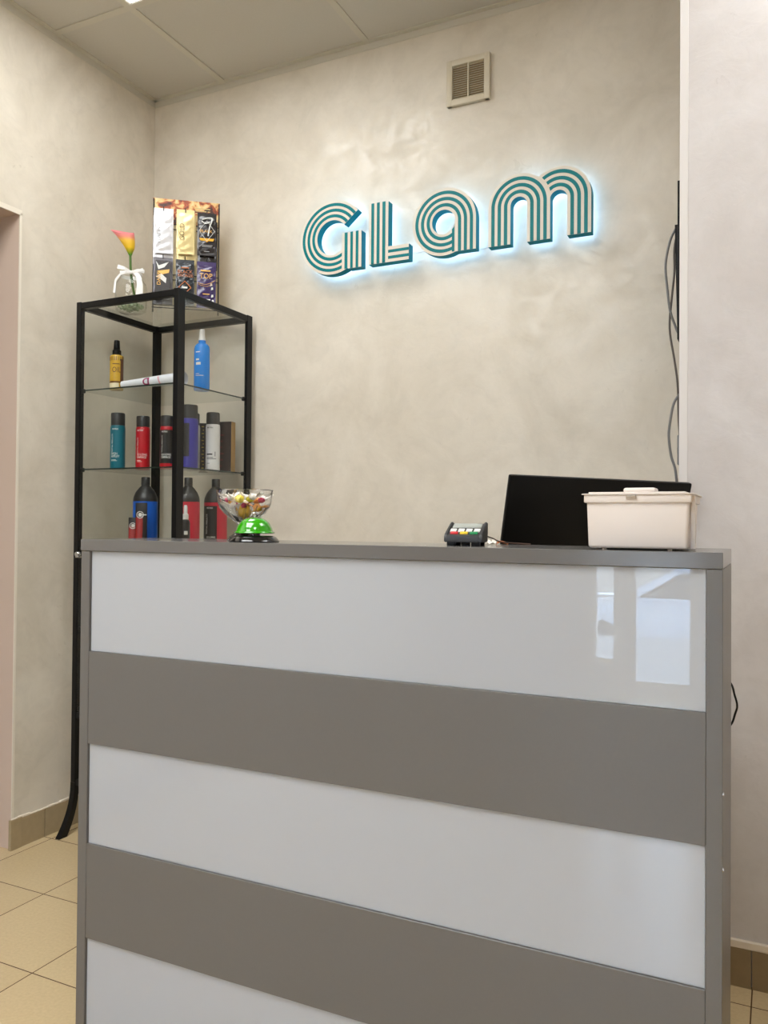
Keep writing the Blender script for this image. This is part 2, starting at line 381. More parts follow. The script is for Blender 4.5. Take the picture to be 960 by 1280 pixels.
# parked car across the pavement
M_car = mat('car_paint', lin(196, 204, 214), 0.25, coat=0.3); M_tyre = mat('tyre', lin(24, 24, 25), 0.8); M_cglass = mat('car_glass', lin(30, 38, 46), 0.08)
car = empty('car', 'pale silver parked car outside the glass entrance', 'car', (1.25, -12.8, -0.95))
low = [(-2.15, 0.32), (-2.2, 0.55), (-2.05, 0.74), (-1.15, 0.90), (1.9, 0.95), (2.15, 0.88), (2.2, 0.45), (2.1, 0.28), (1.75, 0.26), (1.65, 0.5), (1.4, 0.64), (1.1, 0.6), (0.92, 0.26),
       (-0.95, 0.24), (-1.05, 0.5), (-1.3, 0.64), (-1.55, 0.58), (-1.72, 0.28)]
MB().prism(low, 'Y', -0.85, 0.85, bev=0.02).build('car_body', M_car, car)
MB().prism([(-1.2, 0.89), (-0.35, 1.38), (0.3, 1.46), (1.1, 1.42), (1.85, 0.94)], 'Y', -0.72, 0.72, bev=0.03).build('cabin', M_car, car)
for y0, y1 in ((0.715, 0.728), (-0.728, -0.715)):
    b = MB(); b.prism([(-0.85, 0.97), (-0.28, 1.32), (0.28, 1.38), (0.28, 0.97)], 'Y', y0, y1); b.prism([(0.36, 0.97), (0.36, 1.38), (1.05, 1.34), (1.55, 0.99)], 'Y', y0, y1)
    b.build('side_windows', M_cglass, car, smooth=False)
MB().box(-0.9, 0.9, -0.865, 0.865, 0.22, 0.34, bev=0.01).build('sill', M_tyre, car, smooth=False)
for wx in (-1.34, 1.32):
    for wy in (-0.74, 0.74):
        wl = MB().lathe([(0, -0.1), (0.2, -0.1), (0.29, -0.09), (0.315, -0.05), (0.315, 0.05), (0.29, 0.09), (0.2, 0.1), (0, 0.1)], 32, Matrix.Rotation(PI/2, 4, 'X')).build('wheel', M_tyre, car, loc=(wx, wy, 0.315))
        MB().lathe([(0, -0.105), (0.17, -0.108), (0.19, -0.1), (0.19, 0.1), (0.17, 0.108), (0, 0.105)], 24, Matrix.Rotation(PI/2, 4, 'X')).build('rim', M_dgray, wl)
fac = MB().box(-14, 18, -24.6, -24, -0.9, 5.5).build('building', mat('facade', lin(188, 178, 166), 0.9, noise=0.1, nscale=2), smooth=False)
tag(fac, 'pale rendered building across the street beyond the entrance', 'building')

# ---------------------------------------------------------------- reception desk
DX0, DX1, DY0, DY1, DZ = 0.9336, 2.1337, -1.2495, -1.0267, 1.0132
ZS = [0.9901, 0.7894, 0.6046, 0.4053, 0.2178]
desk = empty('reception_desk', 'grey reception desk with glossy white front stripes', 'reception desk', ((DX0+DX1)/2, (DY0+DY1)/2, 0))
ox, oy = (DX0+DX1)/2, (DY0+DY1)/2
def dbox(b, x0, x1, y0, y1, z0, z1, bev=0.0006): b.box(x0-ox, x1-ox, y0-oy, y1-oy, z0, z1, bev=bev, seg=1)
b = MB(); dbox(b, DX0-0.0015, DX1, DY0-0.001, DY1, 0.9901, DZ, 0.0008); b.build('top_shelf', M_graytop, desk, smooth=False)
b = MB(); dbox(b, DX0, DX0+0.0228, DY0, DY1, 0, 0.9895); sp = b.build('side_panel', M_gray, desk, smooth=False)
b = MB(); dbox(b, DX1-0.0215, DX1, DY0, DY1, 0, 0.9895); sp2 = b.build('side_panel', M_gray, desk, smooth=False)
b = MB(); dbox(b, DX0+0.0233, DX1-0.022, DY0+0.0068, DY0+0.018, 0.015, 0.9893); b.build('front_board', M_white, desk, smooth=False)
for za, zb in ((ZS[1], ZS[2]), (ZS[3], ZS[4])):
    b = MB(); dbox(b, DX0+0.0231, DX1-0.0218, DY0+0.0006, DY0+0.0067, zb, za); b.build('grey_stripe', M_gray, desk, smooth=False)
for za, zb in ((ZS[0], ZS[1]), (ZS[2], ZS[3]), (ZS[4], 0.018)):
    b = MB(); dbox(b, DX0+0.0236, DX1-0.0223, DY0+0.0053, DY0+0.0067, zb+0.0004, za-0.0006, 0.0003); b.build('white_stripe', M_gloss, desk, smooth=False)
b = MB(); dbox(b, DX0+0.027, 1.97, DY1, -0.45, 0.724, 0.75); b.build('worktop', M_graytop, desk, smooth=False)
for xq in (DX0+0.027, 1.93):
    b = MB(); dbox(b, xq, xq+0.022, DY1, -0.47, 0, 0.724); b.build('worktop_support', M_gray, desk, smooth=False)
for z in (0.679, 0.575):
    MB().lathe([(0, 0.0), (0.0035, 0.0), (0.0035, 0.0012), (0.002, 0.0018), (0, 0.0018)], 12, T(DX1-ox, DY0+0.004-oy, z, ry=PI/2)).build('screw_cap', M_chrome, desk)

# ---------------------------------------------------------------- illuminated sign, four letters
YF, YB = -0.061, -0.030
def ring(cx, cz, r0, r1, a0, a1): return arc(cx, cz, r1, a0, a1) + arc(cx, cz, r0, a1, a0)
def archstripe(cx, cz, r0, r1, z0): return [(cx-r1, z0)] + arc(cx, cz, r1, 180, 0)[1:-1] + [(cx+r1, z0), (cx+r0, z0)] + arc(cx, cz, r0, 0, 180) + [(cx-r0, z0)]
def rect(x0, x1, z0, z1): return [(x0, z0), (x1, z0), (x1, z1), (x0, z1)]
def letter(name, label, outline, stripes):
    xs_ = [p[0] for p in outline[0]]; zs_ = [p[1] for p in outline[0]]
    cx, cz = (min(xs_)+max(xs_))/2, (min(zs_)+max(zs_))/2
    mv = lambda L: [[(x-cx, z-cz) for x, z in l] for l in L]
    k = 0.9955; t = empty('sign_letter', label, 'sign letter', (cx*k+0.0099, 0, cz*k+0.0047), group='letters of the wall sign'); t.scale = (k, 1, k)
    link('letter_return', shape2d(mv(outline), YF, YB), M_tealside, t, True, angle=0.5)
    link('letter_face', shape2d(mv(outline), YF-0.001, YF-0.0002), M_face, t, False)
    for st in stripes:
        link('teal_stripe', shape2d(mv([st]), YF-0.0016, YF-0.0010), M_teal, t, False)
    link('led_backlight', shape2d(mv(outline), YB+0.0003, YB+0.0015, 0.004), M_led, t, False)
    return t
# G
gx, gz, R0, R1 = 0.830, 2.0235, 0.0592, 0.1264
A0 = 39.5; SL, SR, SB, ST = 0.8690, 0.9422, 1.9095, 2.0325
def circ_z(r, x): return gz - math.sqrt(max(0, r*r-(x-gx)**2))
def end_ang(r, x): return 360 - math.degrees(math.acos((x-gx)/r))
out = arc(gx, gz, R1, A0, end_ang(R1, SL+0.022), 80) + [(SL+0.022, SB), (SR, SB), (SR, ST), (SL, ST)] + arc(gx, gz, R0, end_ang(R0, SL), A0, 60)
wd = (R1-R0)/7
strG = []
for k in (1, 3, 5):
    ra, rb = R0+wd*k-0.0003, R0+wd*(k+1)+0.0003
    strG.append(arc(gx, gz, rb, A0, end_ang(rb, SL-0.001)) + arc(gx, gz, ra, end_ang(ra, SL-0.001), A0))
for xa, xb in ((0.8785, 0.8897), (0.9005, 0.9100), (0.9210, 0.9310)): strG.append(rect(xa, xb, SB, ST))
letter('G', 'round capital G of the wall sign, leftmost teal striped letter', [out], strG)
# L
out = [(0.970, 1.9115), (1.1165, 1.9115), (1.1165, 1.9635), (1.0415, 1.9635), (1.0415, 2.1148), (0.970, 2.1148)]
letter('L', 'straight capital L of the wall sign beside the round G', [out],
       [rect(0.9790, 0.9895, 1.9115, 2.1148), rect(0.9995, 1.0100, 1.9115, 2.1148), rect(1.0200, 1.0312, 1.9115, 2.1148),
        rect(1.0420, 1.1165, 1.9420, 1.9515), rect(1.0420, 1.1165, 1.9215, 1.9312)])
# a
ax, az, AR, Ar = 1.2382, 2.0148, 0.1084, 0.0390
ex = 1.3466; sl = 1.2665
def aend(r, x): return 360 - math.degrees(math.acos(max(-1, min(1, (x-ax)/r))))
out = arc(ax, az, AR, 0, aend(AR, sl+0.012), 90) + [(sl+0.012, 1.9145), (ex, 1.9145)]
hole = arc(ax-0.0015, az, Ar, 0, 360, 60)[:-1][::-1]
wd = (AR-Ar)/7
strA = []
for k in (1, 3, 5):
    ra, rb = Ar+wd*k-0.0003, Ar+wd*(k+1)+0.0003
    strA.append([(ax+rb, 1.9145)] + arc(ax, az, rb, 0, aend(rb, sl), 80) + arc(ax, az, ra, aend(ra, sl), 0, 80) + [(ax+ra, 1.9145)])
strA.append([(sl, 1.9148), (1.2752, 1.9148), (1.2752, 2.0035), (1.2725, 1.993), (sl, 1.9870)])
letter('a', 'lower case a of the wall sign with a round hole between L and m', [out, hole], strA)
# m
m1, m2, mz, MR, Mr, mb = 1.4845, 1.6070, 2.0285, 0.0974, 0.0262, 1.9115
dx = (m2-m1)/2; va = math.degrees(math.acos(dx/MR))
out = [(m1-MR, mb), (m1-Mr, mb)] + arc(m1, mz, Mr, 180, 0) + [(m1+Mr, mb), (m1+MR, mb)]
ia = math.degrees(math.acos(min(1, (m2-m1-MR)/Mr)))
out += arc(m2, mz, Mr, 180-ia, 0) + [(m2+Mr, mb+0.002), (m2+MR, mb+0.002)] + arc(m2, mz, MR, 0, 180-va) + arc(m1, mz, MR, va, 180)
wd = (MR-Mr)/7
strM = [archstripe(m1, mz, Mr+wd*k-0.0003, Mr+wd*(k+1)+0.0003, mb) for k in (1, 3, 5)]
for k in (1, 3, 5):
    ra, rb = Mr+wd*k-0.0003, Mr+wd*(k+1)+0.0003
    def lim(r, R=MR+0.004):   # angle on circle 2 (radius r) where it leaves circle 1 (radius R)
        D = m2-m1; cosb = (D*D + r*r - R*R)/(2*D*r); return 180 - math.degrees(math.acos(max(-1, min(1, cosb))))
    strM.append(arc(m2, mz, rb, lim(rb), 0) + [(m2+rb, mb+0.002), (m2+ra, mb+0.002)] + arc(m2, mz, ra, 0, lim(ra)))
letter('m', 'double arched m of the wall sign, rightmost teal striped letter', [out], strM)
for lab, pp in (('thin pale cable between the letters L and a of the sign', [(1.105, -0.006, 1.951), (1.13, -0.004, 1.945), (1.165, -0.006, 1.95)]),
                ('thin pale cable between the letters a and m of the sign', [(1.33, -0.006, 1.930), (1.36, -0.004, 1.927), (1.395, -0.006, 1.934)])):
    tag(MB().tube(pp, 0.0011, 6).build('sign_cable', M_whitepl), lab, 'cable', 'cables between the sign letters')

# ---------------------------------------------------------------- wall vent
t = empty('wall_vent', 'square cream slatted air vent high on the back wall', 'air vent', (1.303, 0, 2.4762))
b = MB(); hw, hh = 0.0735, 0.0745
for a in (-1, 1):
    b.box(a*(hw-0.010)-0.010, a*(hw-0.010)+0.010, -0.016, 0, -hh, hh, bev=0.003); b.box(-hw+0.002, hw-0.002, -0.0155, 0, a*(hh-0.010)-0.010, a*(hh-0.010)+0.010, bev=0.003)
b.build('frame', M_vent, t)
b = MB()
for k in range(15):
    z = -0.050 + k*0.0072
    b.prism([(-0.011, z-0.0022), (-0.010, z-0.0030), (-0.003, z+0.0028), (-0.004, z+0.0036)], 'X', -hw+0.019, hw-0.019)
b.build('slats', M_vent, t, smooth=False)
MB().box(-0.0018, 0.0018, -0.0135, -0.002, -hh+0.019, hh-0.019).build('center_bar', M_vent, t, smooth=False)
MB().box(-hw+0.012, hw-0.012, -0.0018, -0.0004, -hh+0.012, hh-0.012).build('back_plate', M_ventdark, t, smooth=False)

# ---------------------------------------------------------------- glass display cabinet
KX0, KX1, KY0, KY1, KZ = 0.0540, 0.4915, -0.4354, -0.0305, 1.7898
PW, PD = 0.019, 0.030
cab = empty('display_cabinet', 'tall glass display cabinet with black metal frame in the corner', 'display cabinet', (KX0, KY0, 0))
def kx(b, x0, x1, y0, y1, z0, z1, bev=0.001): b.box(x0-KX0, x1-KX0, y0-KY0, y1-KY0, z0, z1, bev=bev, seg=1)
def post(x0, x1, y0, y1, curve):
    b = MB(); kx(b, x0, x1, y0, y1, 0.17 if curve else 0.0, KZ+0.002)
    if curve:   # splayed foot sweeping towards the room
        prof_in, prof_out = [], []
        for k in range(11):
            u = k/10; z = 0.17*(1-u); off = 0.062*u**2.2*curve
            prof_out.append((y0-off-KY0, z)); prof_in.append((y1-off*0.80-KY0, z))
        poly = prof_out + prof_in[::-1]
        for k in range(10):
            b.prism([prof_out[k], prof_out[k+1], prof_in[k+1], prof_in[k]], 'X', x0-KX0, x1-KX0)
    return b.build('post', M_black, cab, smooth=False)
post(KX0, KX0+PW, KY0, KY0+0.020, 1); post(KX1-PW, KX1, KY0, KY0+0.034, 1)
post(KX0, KX0+PW, KY1-PD, KY1, 0); post(KX1-0.012, KX1, KY1-PD, KY1, 0)
def rail(z0, z1):
    for y0 in (KY0+0.002, KY1-0.022):
        b = MB(); kx(b, KX0+PW, KX1-PW, y0, y0+0.020, z0, z1); b.build('rail', M_black, cab, smooth=False)
    for x0 in (KX0+0.0005, KX1-PW+0.0005):
        b = MB(); kx(b, x0, x0+0.018, KY0+PD, KY1-PD, z0, z1); b.build('rail', M_black, cab, smooth=False)
rail(KZ-0.021, KZ); rail(0.385, 0.405); rail(0.16, 0.18)
b = MB(); kx(b, KX0+PW, KX1-PW, KY0+PD*0.4, KY1-PD*0.4, KZ-0.0048, KZ-0.0002, 0); b.build('top_glass', M_shelf, cab, smooth=False)
SHZ = [1.494, 1.2265, 0.9575, 0.690, 0.420]      # top of each glass shelf
for z in SHZ:
    b = MB(); kx(b, KX0+PW+0.002, KX1-0.010, KY0+0.012, KY1-0.012, z-0.005, z, 0); sh = b.build('shelf', M_shelf, cab, smooth=False)
    b = MB(); kx(b, KX0+PW+0.002, KX1-0.0095, KY0+0.0112, KY0+0.0120, z-0.0048, z-0.0002, 0); kx(b, KX1-0.010, KX1-0.0092, KY0+0.012, KY1-0.03, z-0.0048, z-0.0002, 0)
    b.build('polished_edge', M_edge, sh, smooth=False)
    for (x0, y0) in ((KX0+PW-0.001, KY0+0.004), (KX1-0.016, KY1-PD-0.012)):
        b = MB(); kx(b, x0, x0+0.012, y0, y0+0.014, z-0.011, z+0.003, 0.002); b.build('shelf_clip', M_black, cab, smooth=False)
b = MB(); kx(b, KX0+PW+0.001, KX1-PW, KY0+0.003, KY0+0.007, 0.41, KZ-0.022, 0); b.build('front_glass', M_glass, cab, smooth=False)
b = MB(); kx(b, KX1-0.008, KX1-0.004, KY0+PD, KY1-PD, 0.41, KZ-0.022, 0); b.build('side_glass', M_glass, cab, smooth=False)
b = MB(); kx(b, KX0+0.004, KX0+0.008, KY0+PD, KY1-PD, 0.41, KZ-0.022, 0); b.build('side_glass', M_glass, cab, smooth=False)
b = MB(); b.lathe([(0, 0), (0.010, 0), (0.010, 0.008), (0.007, 0.012), (0, 0.012)], 16, T(0.0255, -0.0008, 0.938, rx=PI/2)); b.box(0.020, 0.036, -0.012, 0.002, 0.926, 0.932, bev=0.002)
b.build('lock', M_chrome, cab)

# ---------------------------------------------------------------- bottles and boxes in the cabinet
GRP = 'hair care products in the glass cabinet'
def camrot(x, y): return math.atan2(CAM.y-y, CAM.x-x) + PI/2     # local -Y faces the room
def bottle(label, x, y, z, r, h, cap_h, body, cap, shoulder=0.01, capr=0.93, flat=1.0, turn=0.0, group=GRP):
    t = empty('bottle', label, 'bottle', (x, y, z), camrot(x, y)+turn, group); t.scale = (0.80, 0.80, 1)
    hb = h-cap_h
    MB().lathe([(0, 0), (r*0.9, 0), (r, 0.003), (r, hb-shoulder), (r*0.97, hb-shoulder*0.4), (r*capr, hb), (0, hb)], 32, sx=1, sy=flat).build('body', body, t)
    rc = r*capr
    MB().lathe([(0, hb), (rc, hb+0.0005), (rc, h-0.003), (rc-0.002, h), (0, h+0.0005)], 32, sx=1, sy=flat).build('cap', cap, t)
    return t
def band(t, name, r, z0, z1, a0, a1, m, flat=1.0):
    return MB().grid(lambda u, v: (r*math.sin(a0+(a1-a0)*u), -r*flat*math.cos(a0+(a1-a0)*u), z0+(z1-z0)*v), 16, 2, 0.0002).build(name, m, t)
M_wtext = mat('label_white', lin(232, 232, 228), 0.5); M_cap = mat('cap_charcoal', lin(44, 43, 43), 0.45)
M_tealb = mat('bottle_teal', lin(8, 104, 122), 0.3); M_redb = mat('bottle_red', lin(186, 20, 34), 0.3); M_blk = mat('bottle_black', lin(36, 34, 34), 0.35)
M_purp = mat('bottle_violet', lin(56, 52, 150), 0.3); M_whb = mat('bottle_white', lin(226, 226, 226), 0.3); M_blu = mat('bottle_blue', lin(16, 136, 236), 0.25)
M_blu2 = mat('label_blue', lin(10, 92, 196), 0.35); M_redl = mat('label_red', lin(196, 36, 58), 0.35)
M_txtd = mat('label_dark', lin(50, 48, 48), 0.5)
def wt(t, name, s, size, x, z, r, m=None, rot=0, flat=1.0, width=1.0):
    mt = Matrix.Translation((x, 0, z)) @ Matrix.Rotation(-rot, 4, 'Y')
    text(name, s, size, mt, m or M_wtext, t, wrap=(r+0.0003, 1.0, flat), width=width)

def pl(t, x, z, wd_, h, r, m=None, flat=1.0): return band(t, 'small_print', r+0.0003, z, z+h, x/r, (x+wd_)/r, m or M_wtext, flat)
z2 = SHZ[1]
t = bottle('teal shampoo bottle with charcoal cap, leftmost on the middle shelf', 0.164, -0.35, z2, 0.0312, 0.193, 0.043, M_tealb, M_cap, 0.012)
wt(t, 'brand_text', 'MATRIX', 0.0075, -0.026, 0.134, 0.0312); wt(t, 'name_text', 'HIGH', 0.0115, -0.0295, 0.049, 0.0312); wt(t, 'name_text', 'AMPLIFY', 0.0115, -0.0295, 0.040, 0.0312, width=0.85)
wt(t, 'side_text', 'TOTAL RESULTS', 0.0088, -0.022, 0.056, 0.0312, rot=PI/2); pl(t, -0.0295, 0.031, 0.022, 0.0014, 0.0312); pl(t, -0.0295, 0.028, 0.027, 0.0014, 0.0312)
t = bottle('red bottle with white lettering left of the black rear post', 0.230, -0.30, z2, 0.0300, 0.185, 0.038, M_redb, M_cap)
wt(t, 'brand_text', 'MATRIX', 0.0075, -0.027, 0.132, 0.0300); wt(t, 'name_text', 'SO LONG', 0.0105, -0.027, 0.048, 0.0300); wt(t, 'name_text', 'DAMAGE', 0.0105, -0.027, 0.039, 0.0300)
wt(t, 'side_text', 'TOTAL RESULTS', 0.0075, -0.021, 0.055, 0.0300, rot=PI/2); pl(t, -0.027, 0.031, 0.018, 0.0014, 0.0300); pl(t, -0.027, 0.027, 0.024, 0.0014, 0.0300)
t = bottle('black and red bottle left of the front cabinet post', 0.331, -0.295, z2, 0.0290, 0.182, 0.037, M_redb, M_cap)
band(t, 'black_label', 0.0293, 0.020, 0.133, -1.5, 1.5, M_blk)
wt(t, 'brand_text', 'MATRIX', 0.0075, -0.025, 0.124, 0.0295); wt(t, 'name_text', 'SO LONG', 0.0100, -0.025, 0.046, 0.0295); wt(t, 'name_text', 'DAMAGE', 0.0100, -0.025, 0.037, 0.0295)
wt(t, 'side_text', 'TOTAL RESULTS', 0.0080, -0.019, 0.056, 0.0295, rot=PI/2)
t = bottle('tall violet bottle with black label right of the front cabinet post', 0.386, -0.245, z2, 0.0370, 0.222, 0.047, M_purp, M_cap)
band(t, 'black_label', 0.0373, 0.045, 0.158, -1.3, -0.02, M_blk)
t = bottle('white bottle mostly hidden behind the violet one', 0.338, -0.165, z2, 0.0290, 0.206, 0.042, M_whb, M_cap)
t = bottle('white bottle marked 1 with charcoal cap, among the bottles right of the front post', 0.420, -0.160, z2, 0.0310, 0.205, 0.042, M_whb, M_cap)
wt(t, 'number_text', '1', 0.024, 0.004, 0.051, 0.0310, M_txtd); pl(t, -0.029, 0.056, 0.027, 0.0045, 0.0310, M_txtd); wt(t, 'brand_text', 'MATRIX', 0.008, -0.0285, 0.148, 0.0310, M_txtd)
pl(t, -0.029, 0.046, 0.030, 0.0016, 0.0310, M_txtd); pl(t, -0.029, 0.042, 0.044, 0.0016, 0.0310, M_txtd); pl(t, -0.029, 0.026, 0.016, 0.0016, 0.0310, M_txtd)

def carton(label, x, y, z, wx, wy, h, m, rz=None, group=GRP):
    t = empty('carton', label, 'carton', (x, y, z), camrot(x, y) if rz is None else rz, group)
    MB().box(-wx/2, wx/2, -wy/2, wy/2, 0, h, bev=0.001, seg=1).build('box', m, t, smooth=False); return t
M_choc = mat('carton_brown', lin(58, 46, 46), 0.5, noise=0.2, nscale=40); M_tan = mat('carton_tan', lin(186, 150, 96), 0.5); M_gold = mat('foil_gold', lin(190, 168, 70), 0.35, metal=0.3)
t = carton('black carton with yellow pattern between the violet and white bottles', 0.331, -0.100, z2, 0.032, 0.03, 0.178, M_blk)
b = MB()
for k in range(13):
    z = 0.012 + k*0.0124; b.box(0.010, 0.0135, -0.0158, -0.015, z, z+0.009); b.box(-0.006 + 0.004*(k % 2), 0.002, -0.0158, -0.015, z+0.003, z+0.006)
b.build('yellow_pattern', M_gold, t, smooth=False)
t = carton('dark brown carton with tan side at the right of the middle shelf', 0.429, -0.091, z2, 0.050, 0.030, 0.180, M_choc, 0.12)
MB().box(0.025, 0.0256, -0.0145, 0.0145, 0.001, 0.179).build('tan_side', M_tan, t, smooth=False)
b = MB()
for k in range(6): b.box(-0.024, -0.012 + 0.004*(k % 3), -0.0156, -0.015, 0.02+k*0.022, 0.025+k*0.022)
b.build('red_print', mat('dull_red', lin(110, 48, 52), 0.5), t, smooth=False)

# lower visible shelf: three litre bottles, two tubes, small spray
z3 = SHZ[2]
def litre(label, x, y, lab, side, r=0.048, h=0.243):
    t = empty('bottle', label, 'bottle', (x, y, z3), camrot(x, y), GRP); t.scale = (0.85, 0.85, 1)
    MB().lathe([(0, 0), (r*0.95, 0), (r, 0.004), (r, 0.165), (r*0.97, 0.175), (r*0.80, 0.192), (r*0.5, 0.208), (r*0.36, 0.213), (r*0.34, 0.216), (0, 0.216)], 36, sy=0.9).build('body', M_blk, t)
    MB().lathe([(0, 0.2165), (r*0.36, 0.2165), (r*0.36, h-0.002), (r*0.33, h), (0, h)], 24).build('cap', M_cap, t)
    band(t, 'label_band', r+0.0004, 0.006, 0.160, -1.55, 1.55, lab, 0.9)
    if side: band(t, 'black_label', r+0.0008, 0.008, 0.148, side[0], side[1], M_blk, 0.9)
    return t
t = litre('large black bottle with blue label behind two red tubes', 0.258, -0.315, M_blu2, None, 0.0475)
t = litre('large black bottle with red label behind a small spray bottle', 0.384, -0.245, M_redl, None, 0.0455)
t = litre('large black bottle with red and black label behind the dessert glass', 0.418, -0.138, M_redl, (-1.45, 0.12), 0.0470)
wt(t, 'brand_text', 'MATRIX', 0.008, -0.040, 0.138, 0.0482, flat=0.9); wt(t, 'side_text', 'TOTAL RESULTS', 0.0095, -0.036, 0.050, 0.0482, rot=PI/2, flat=0.9)
wt(t, 'name_text', 'SO LONG', 0.009, -0.040, 0.036, 0.0482, flat=0.9); wt(t, 'name_text', 'DAMAGE', 0.009, -0.040, 0.027, 0.0482, flat=0.9)
M_tubered = mat('tube_red', lin(150, 34, 30), 0.4)
def squeeze(label, x, y, wdt, h):
    t = empty('cosmetic_tube', label, 'cosmetic tube', (x, y, z3), camrot(x, y)-0.25, 'red and black cosmetic tubes in the glass cabinet')
    MB().grid(lambda u, v: (wdt/2*math.cos(2*PI*u), (0.4*wdt*(1-v)+0.002*v)*math.sin(2*PI*u), 0.012 + v*(h-0.012)), 28, 6).build('tube_body', M_blk, t)
    MB().lathe([(0, 0), (wdt*0.42, 0), (wdt*0.44, 0.003), (wdt*0.44, 0.012), (0, 0.012)], 20).build('cap', M_blk, t)
    MB().grid(lambda u, v: ((u-0.5)*wdt*0.62 - wdt*0.1, -(0.4*wdt*(1-v*0.66)+0.0014)*math.sqrt(max(0.05, 1-((u-0.5)*1.3)**2))-0.0006, 0.014 + v*(h*0.60)), 8, 3, 0.0003).build('red_panel', M_tubered, t)
    zc = h*0.74; rr = wdt*0.30; yy = -0.4*wdt*(1-0.74)-0.0055
    b = MB(); b.lathe([(rr*0.82, 0), (rr, 0), (rr, 0.0006), (rr*0.82, 0.0006), (rr*0.82, 0)], 24, T(-wdt*0.04, yy, zc, rx=PI/2))
    b.box(-wdt*0.2, wdt*0.5, yy-0.0006, yy, zc-0.0015, zc+0.0015); b.box(-rr*0.5, rr*0.3, yy-0.0006, yy, zc-rr*0.5, zc+rr*0.5); b.build('round_emblem', M_wtext, t)
    return t
squeeze('taller red and black tube in front of the blue labelled bottle', 0.313, -0.395, 0.039, 0.154)
squeeze('shorter red and black tube left of the taller one', 0.277, -0.390, 0.035, 0.105)
t = empty('spray_bottle', 'small black spray bottle with white nozzle right of the front post', 'spray bottle', (0.447, -0.335, z3), camrot(0.447, -0.335), GRP); t.scale = (0.78, 0.78, 1)
MB().lathe([(0, 0), (0.018, 0), (0.019, 0.002), (0.019, 0.088), (0.016, 0.097), (0.010, 0.100), (0, 0.100)], 24).build('body', M_blk, t)
MB().lathe([(0, 0.100), (0.0125, 0.100), (0.0125, 0.116), (0.008, 0.119), (0.008, 0.140), (0.0055, 0.147), (0, 0.147)], 20).build('nozzle', M_whb, t)
band(t, 'white_mark', 0.0193, 0.05, 0.062, -0.3, 0.5, M_wtext)

# top shelf: amber oil spray, blue spray, rolled poster
z1 = SHZ[0]
M_amber = mat('oil_amber', lin(214, 172, 60), 0.2, coat=0.4); M_brownl = mat('oil_brown', lin(92, 52, 24), 0.35, noise=0.5, nscale=120)
t = empty('spray_bottle', 'amber oil spray bottle with black nozzle on the top glass shelf', 'spray bottle', (0.178, -0.374, z1), camrot(0.178, -0.374), GRP); t.scale = (0.83, 0.83, 1)
MB().lathe([(0, 0), (0.0255, 0), (0.027, 0.002), (0.027, 0.112), (0.0262, 0.116), (0.020, 0.119), (0, 0.119)], 28).build('body', M_amber, t)
b = MB(); b.lathe([(0, 0.119), (0.0175, 0.119), (0.0175, 0.134), (0.013, 0.138), (0.0115, 0.166), (0.0105, 0.169), (0, 0.169)], 24); b.box(-0.003, 0.003, -0.016, -0.008, 0.152, 0.158, bev=0.001); b.build('nozzle', M_blackpl, t)
band(t, 'brown_label', 0.0273, 0.006, 0.104, 0.55, 1.5, M_brownl); band(t, 'cream_panel', 0.0274, 0.006, 0.022, -1.5, 0.35, mat('cream', lin(226, 214, 180), 0.5))
band(t, 'brown_strip', 0.02735, 0.023, 0.028, -1.5, 1.4, M_brownl); b = MB()
for k in range(11):
    a = -1.4 + k*0.27; b.box(-0.0012, 0.0012, -0.0278, -0.0272, 0.098, 0.112, mtx=Matrix.Rotation(a, 4, 'Z'))
b.build('pattern_strip', M_brownl, t, smooth=False)
wt(t, 'name_text', 'OIL', 0.026, -0.019, 0.058, 0.0272, M_brownl, width=0.9); pl(t, -0.018, 0.085, 0.030, 0.0028, 0.0272, M_brownl)
t = empty('spray_bottle', 'bright blue spray bottle with white nozzle on the top glass shelf', 'spray bottle', (0.441, -0.2515, z1), camrot(0.441, -0.2515), GRP); t.scale = (0.83, 0.83, 1)
MB().lathe([(0, 0), (0.030, 0), (0.0315, 0.003), (0.0315, 0.140), (0.029, 0.150), (0.021, 0.158), (0.0145, 0.161), (0.0145, 0.170), (0, 0.170)], 32).build('body', M_blu, t)
b = MB(); b.lathe([(0, 0.170), (0.0145, 0.170), (0.0142, 0.176), (0.0112, 0.184), (0.0105, 0.205), (0.0095, 0.208), (0, 0.208)], 24); b.box(-0.002, 0.002, -0.014, -0.008, 0.194, 0.199, bev=0.0008); b.build('nozzle', M_whb, t)
pl(t, -0.027, 0.126, 0.019, 0.0030, 0.0315); pl(t, -0.026, 0.099, 0.014, 0.0060, 0.0315); pl(t, -0.026, 0.084, 0.021, 0.0090, 0.0315)
pl(t, -0.027, 0.053, 0.016, 0.0018, 0.0315); pl(t, -0.027, 0.047, 0.034, 0.0020, 0.0315)
A_, B_ = Vector((0.222, -0.392, z1+0.0126)), Vector((0.462, -0.366, z1+0.0225))
M_paper = mat('roll_paper', lin(224, 228, 236), 0.6)
t = empty('paper_roll', 'rolled white poster lying across the top glass shelf', 'paper roll', A_, math.atan2(B_.y-A_.y, B_.x-A_.x))
Lr = (B_-A_).length
def spiral(u, v):
    a = u*2*PI*2.6; r = (0.0122 + 0.0100*v)*(1-0.15*u); return (v*Lr, r*math.cos(a), r*math.sin(a))
t.rotation_euler = (0, -math.atan2(B_.z-A_.z, Lr), t.rotation_euler.z)
MB().grid(spiral, 120, 4, 0.0002).build('sheet', M_paper, t)
M_mag = mat('print_magenta', lin(176, 48, 110), 0.5); M_pink = mat('print_pink', lin(226, 160, 176), 0.5)
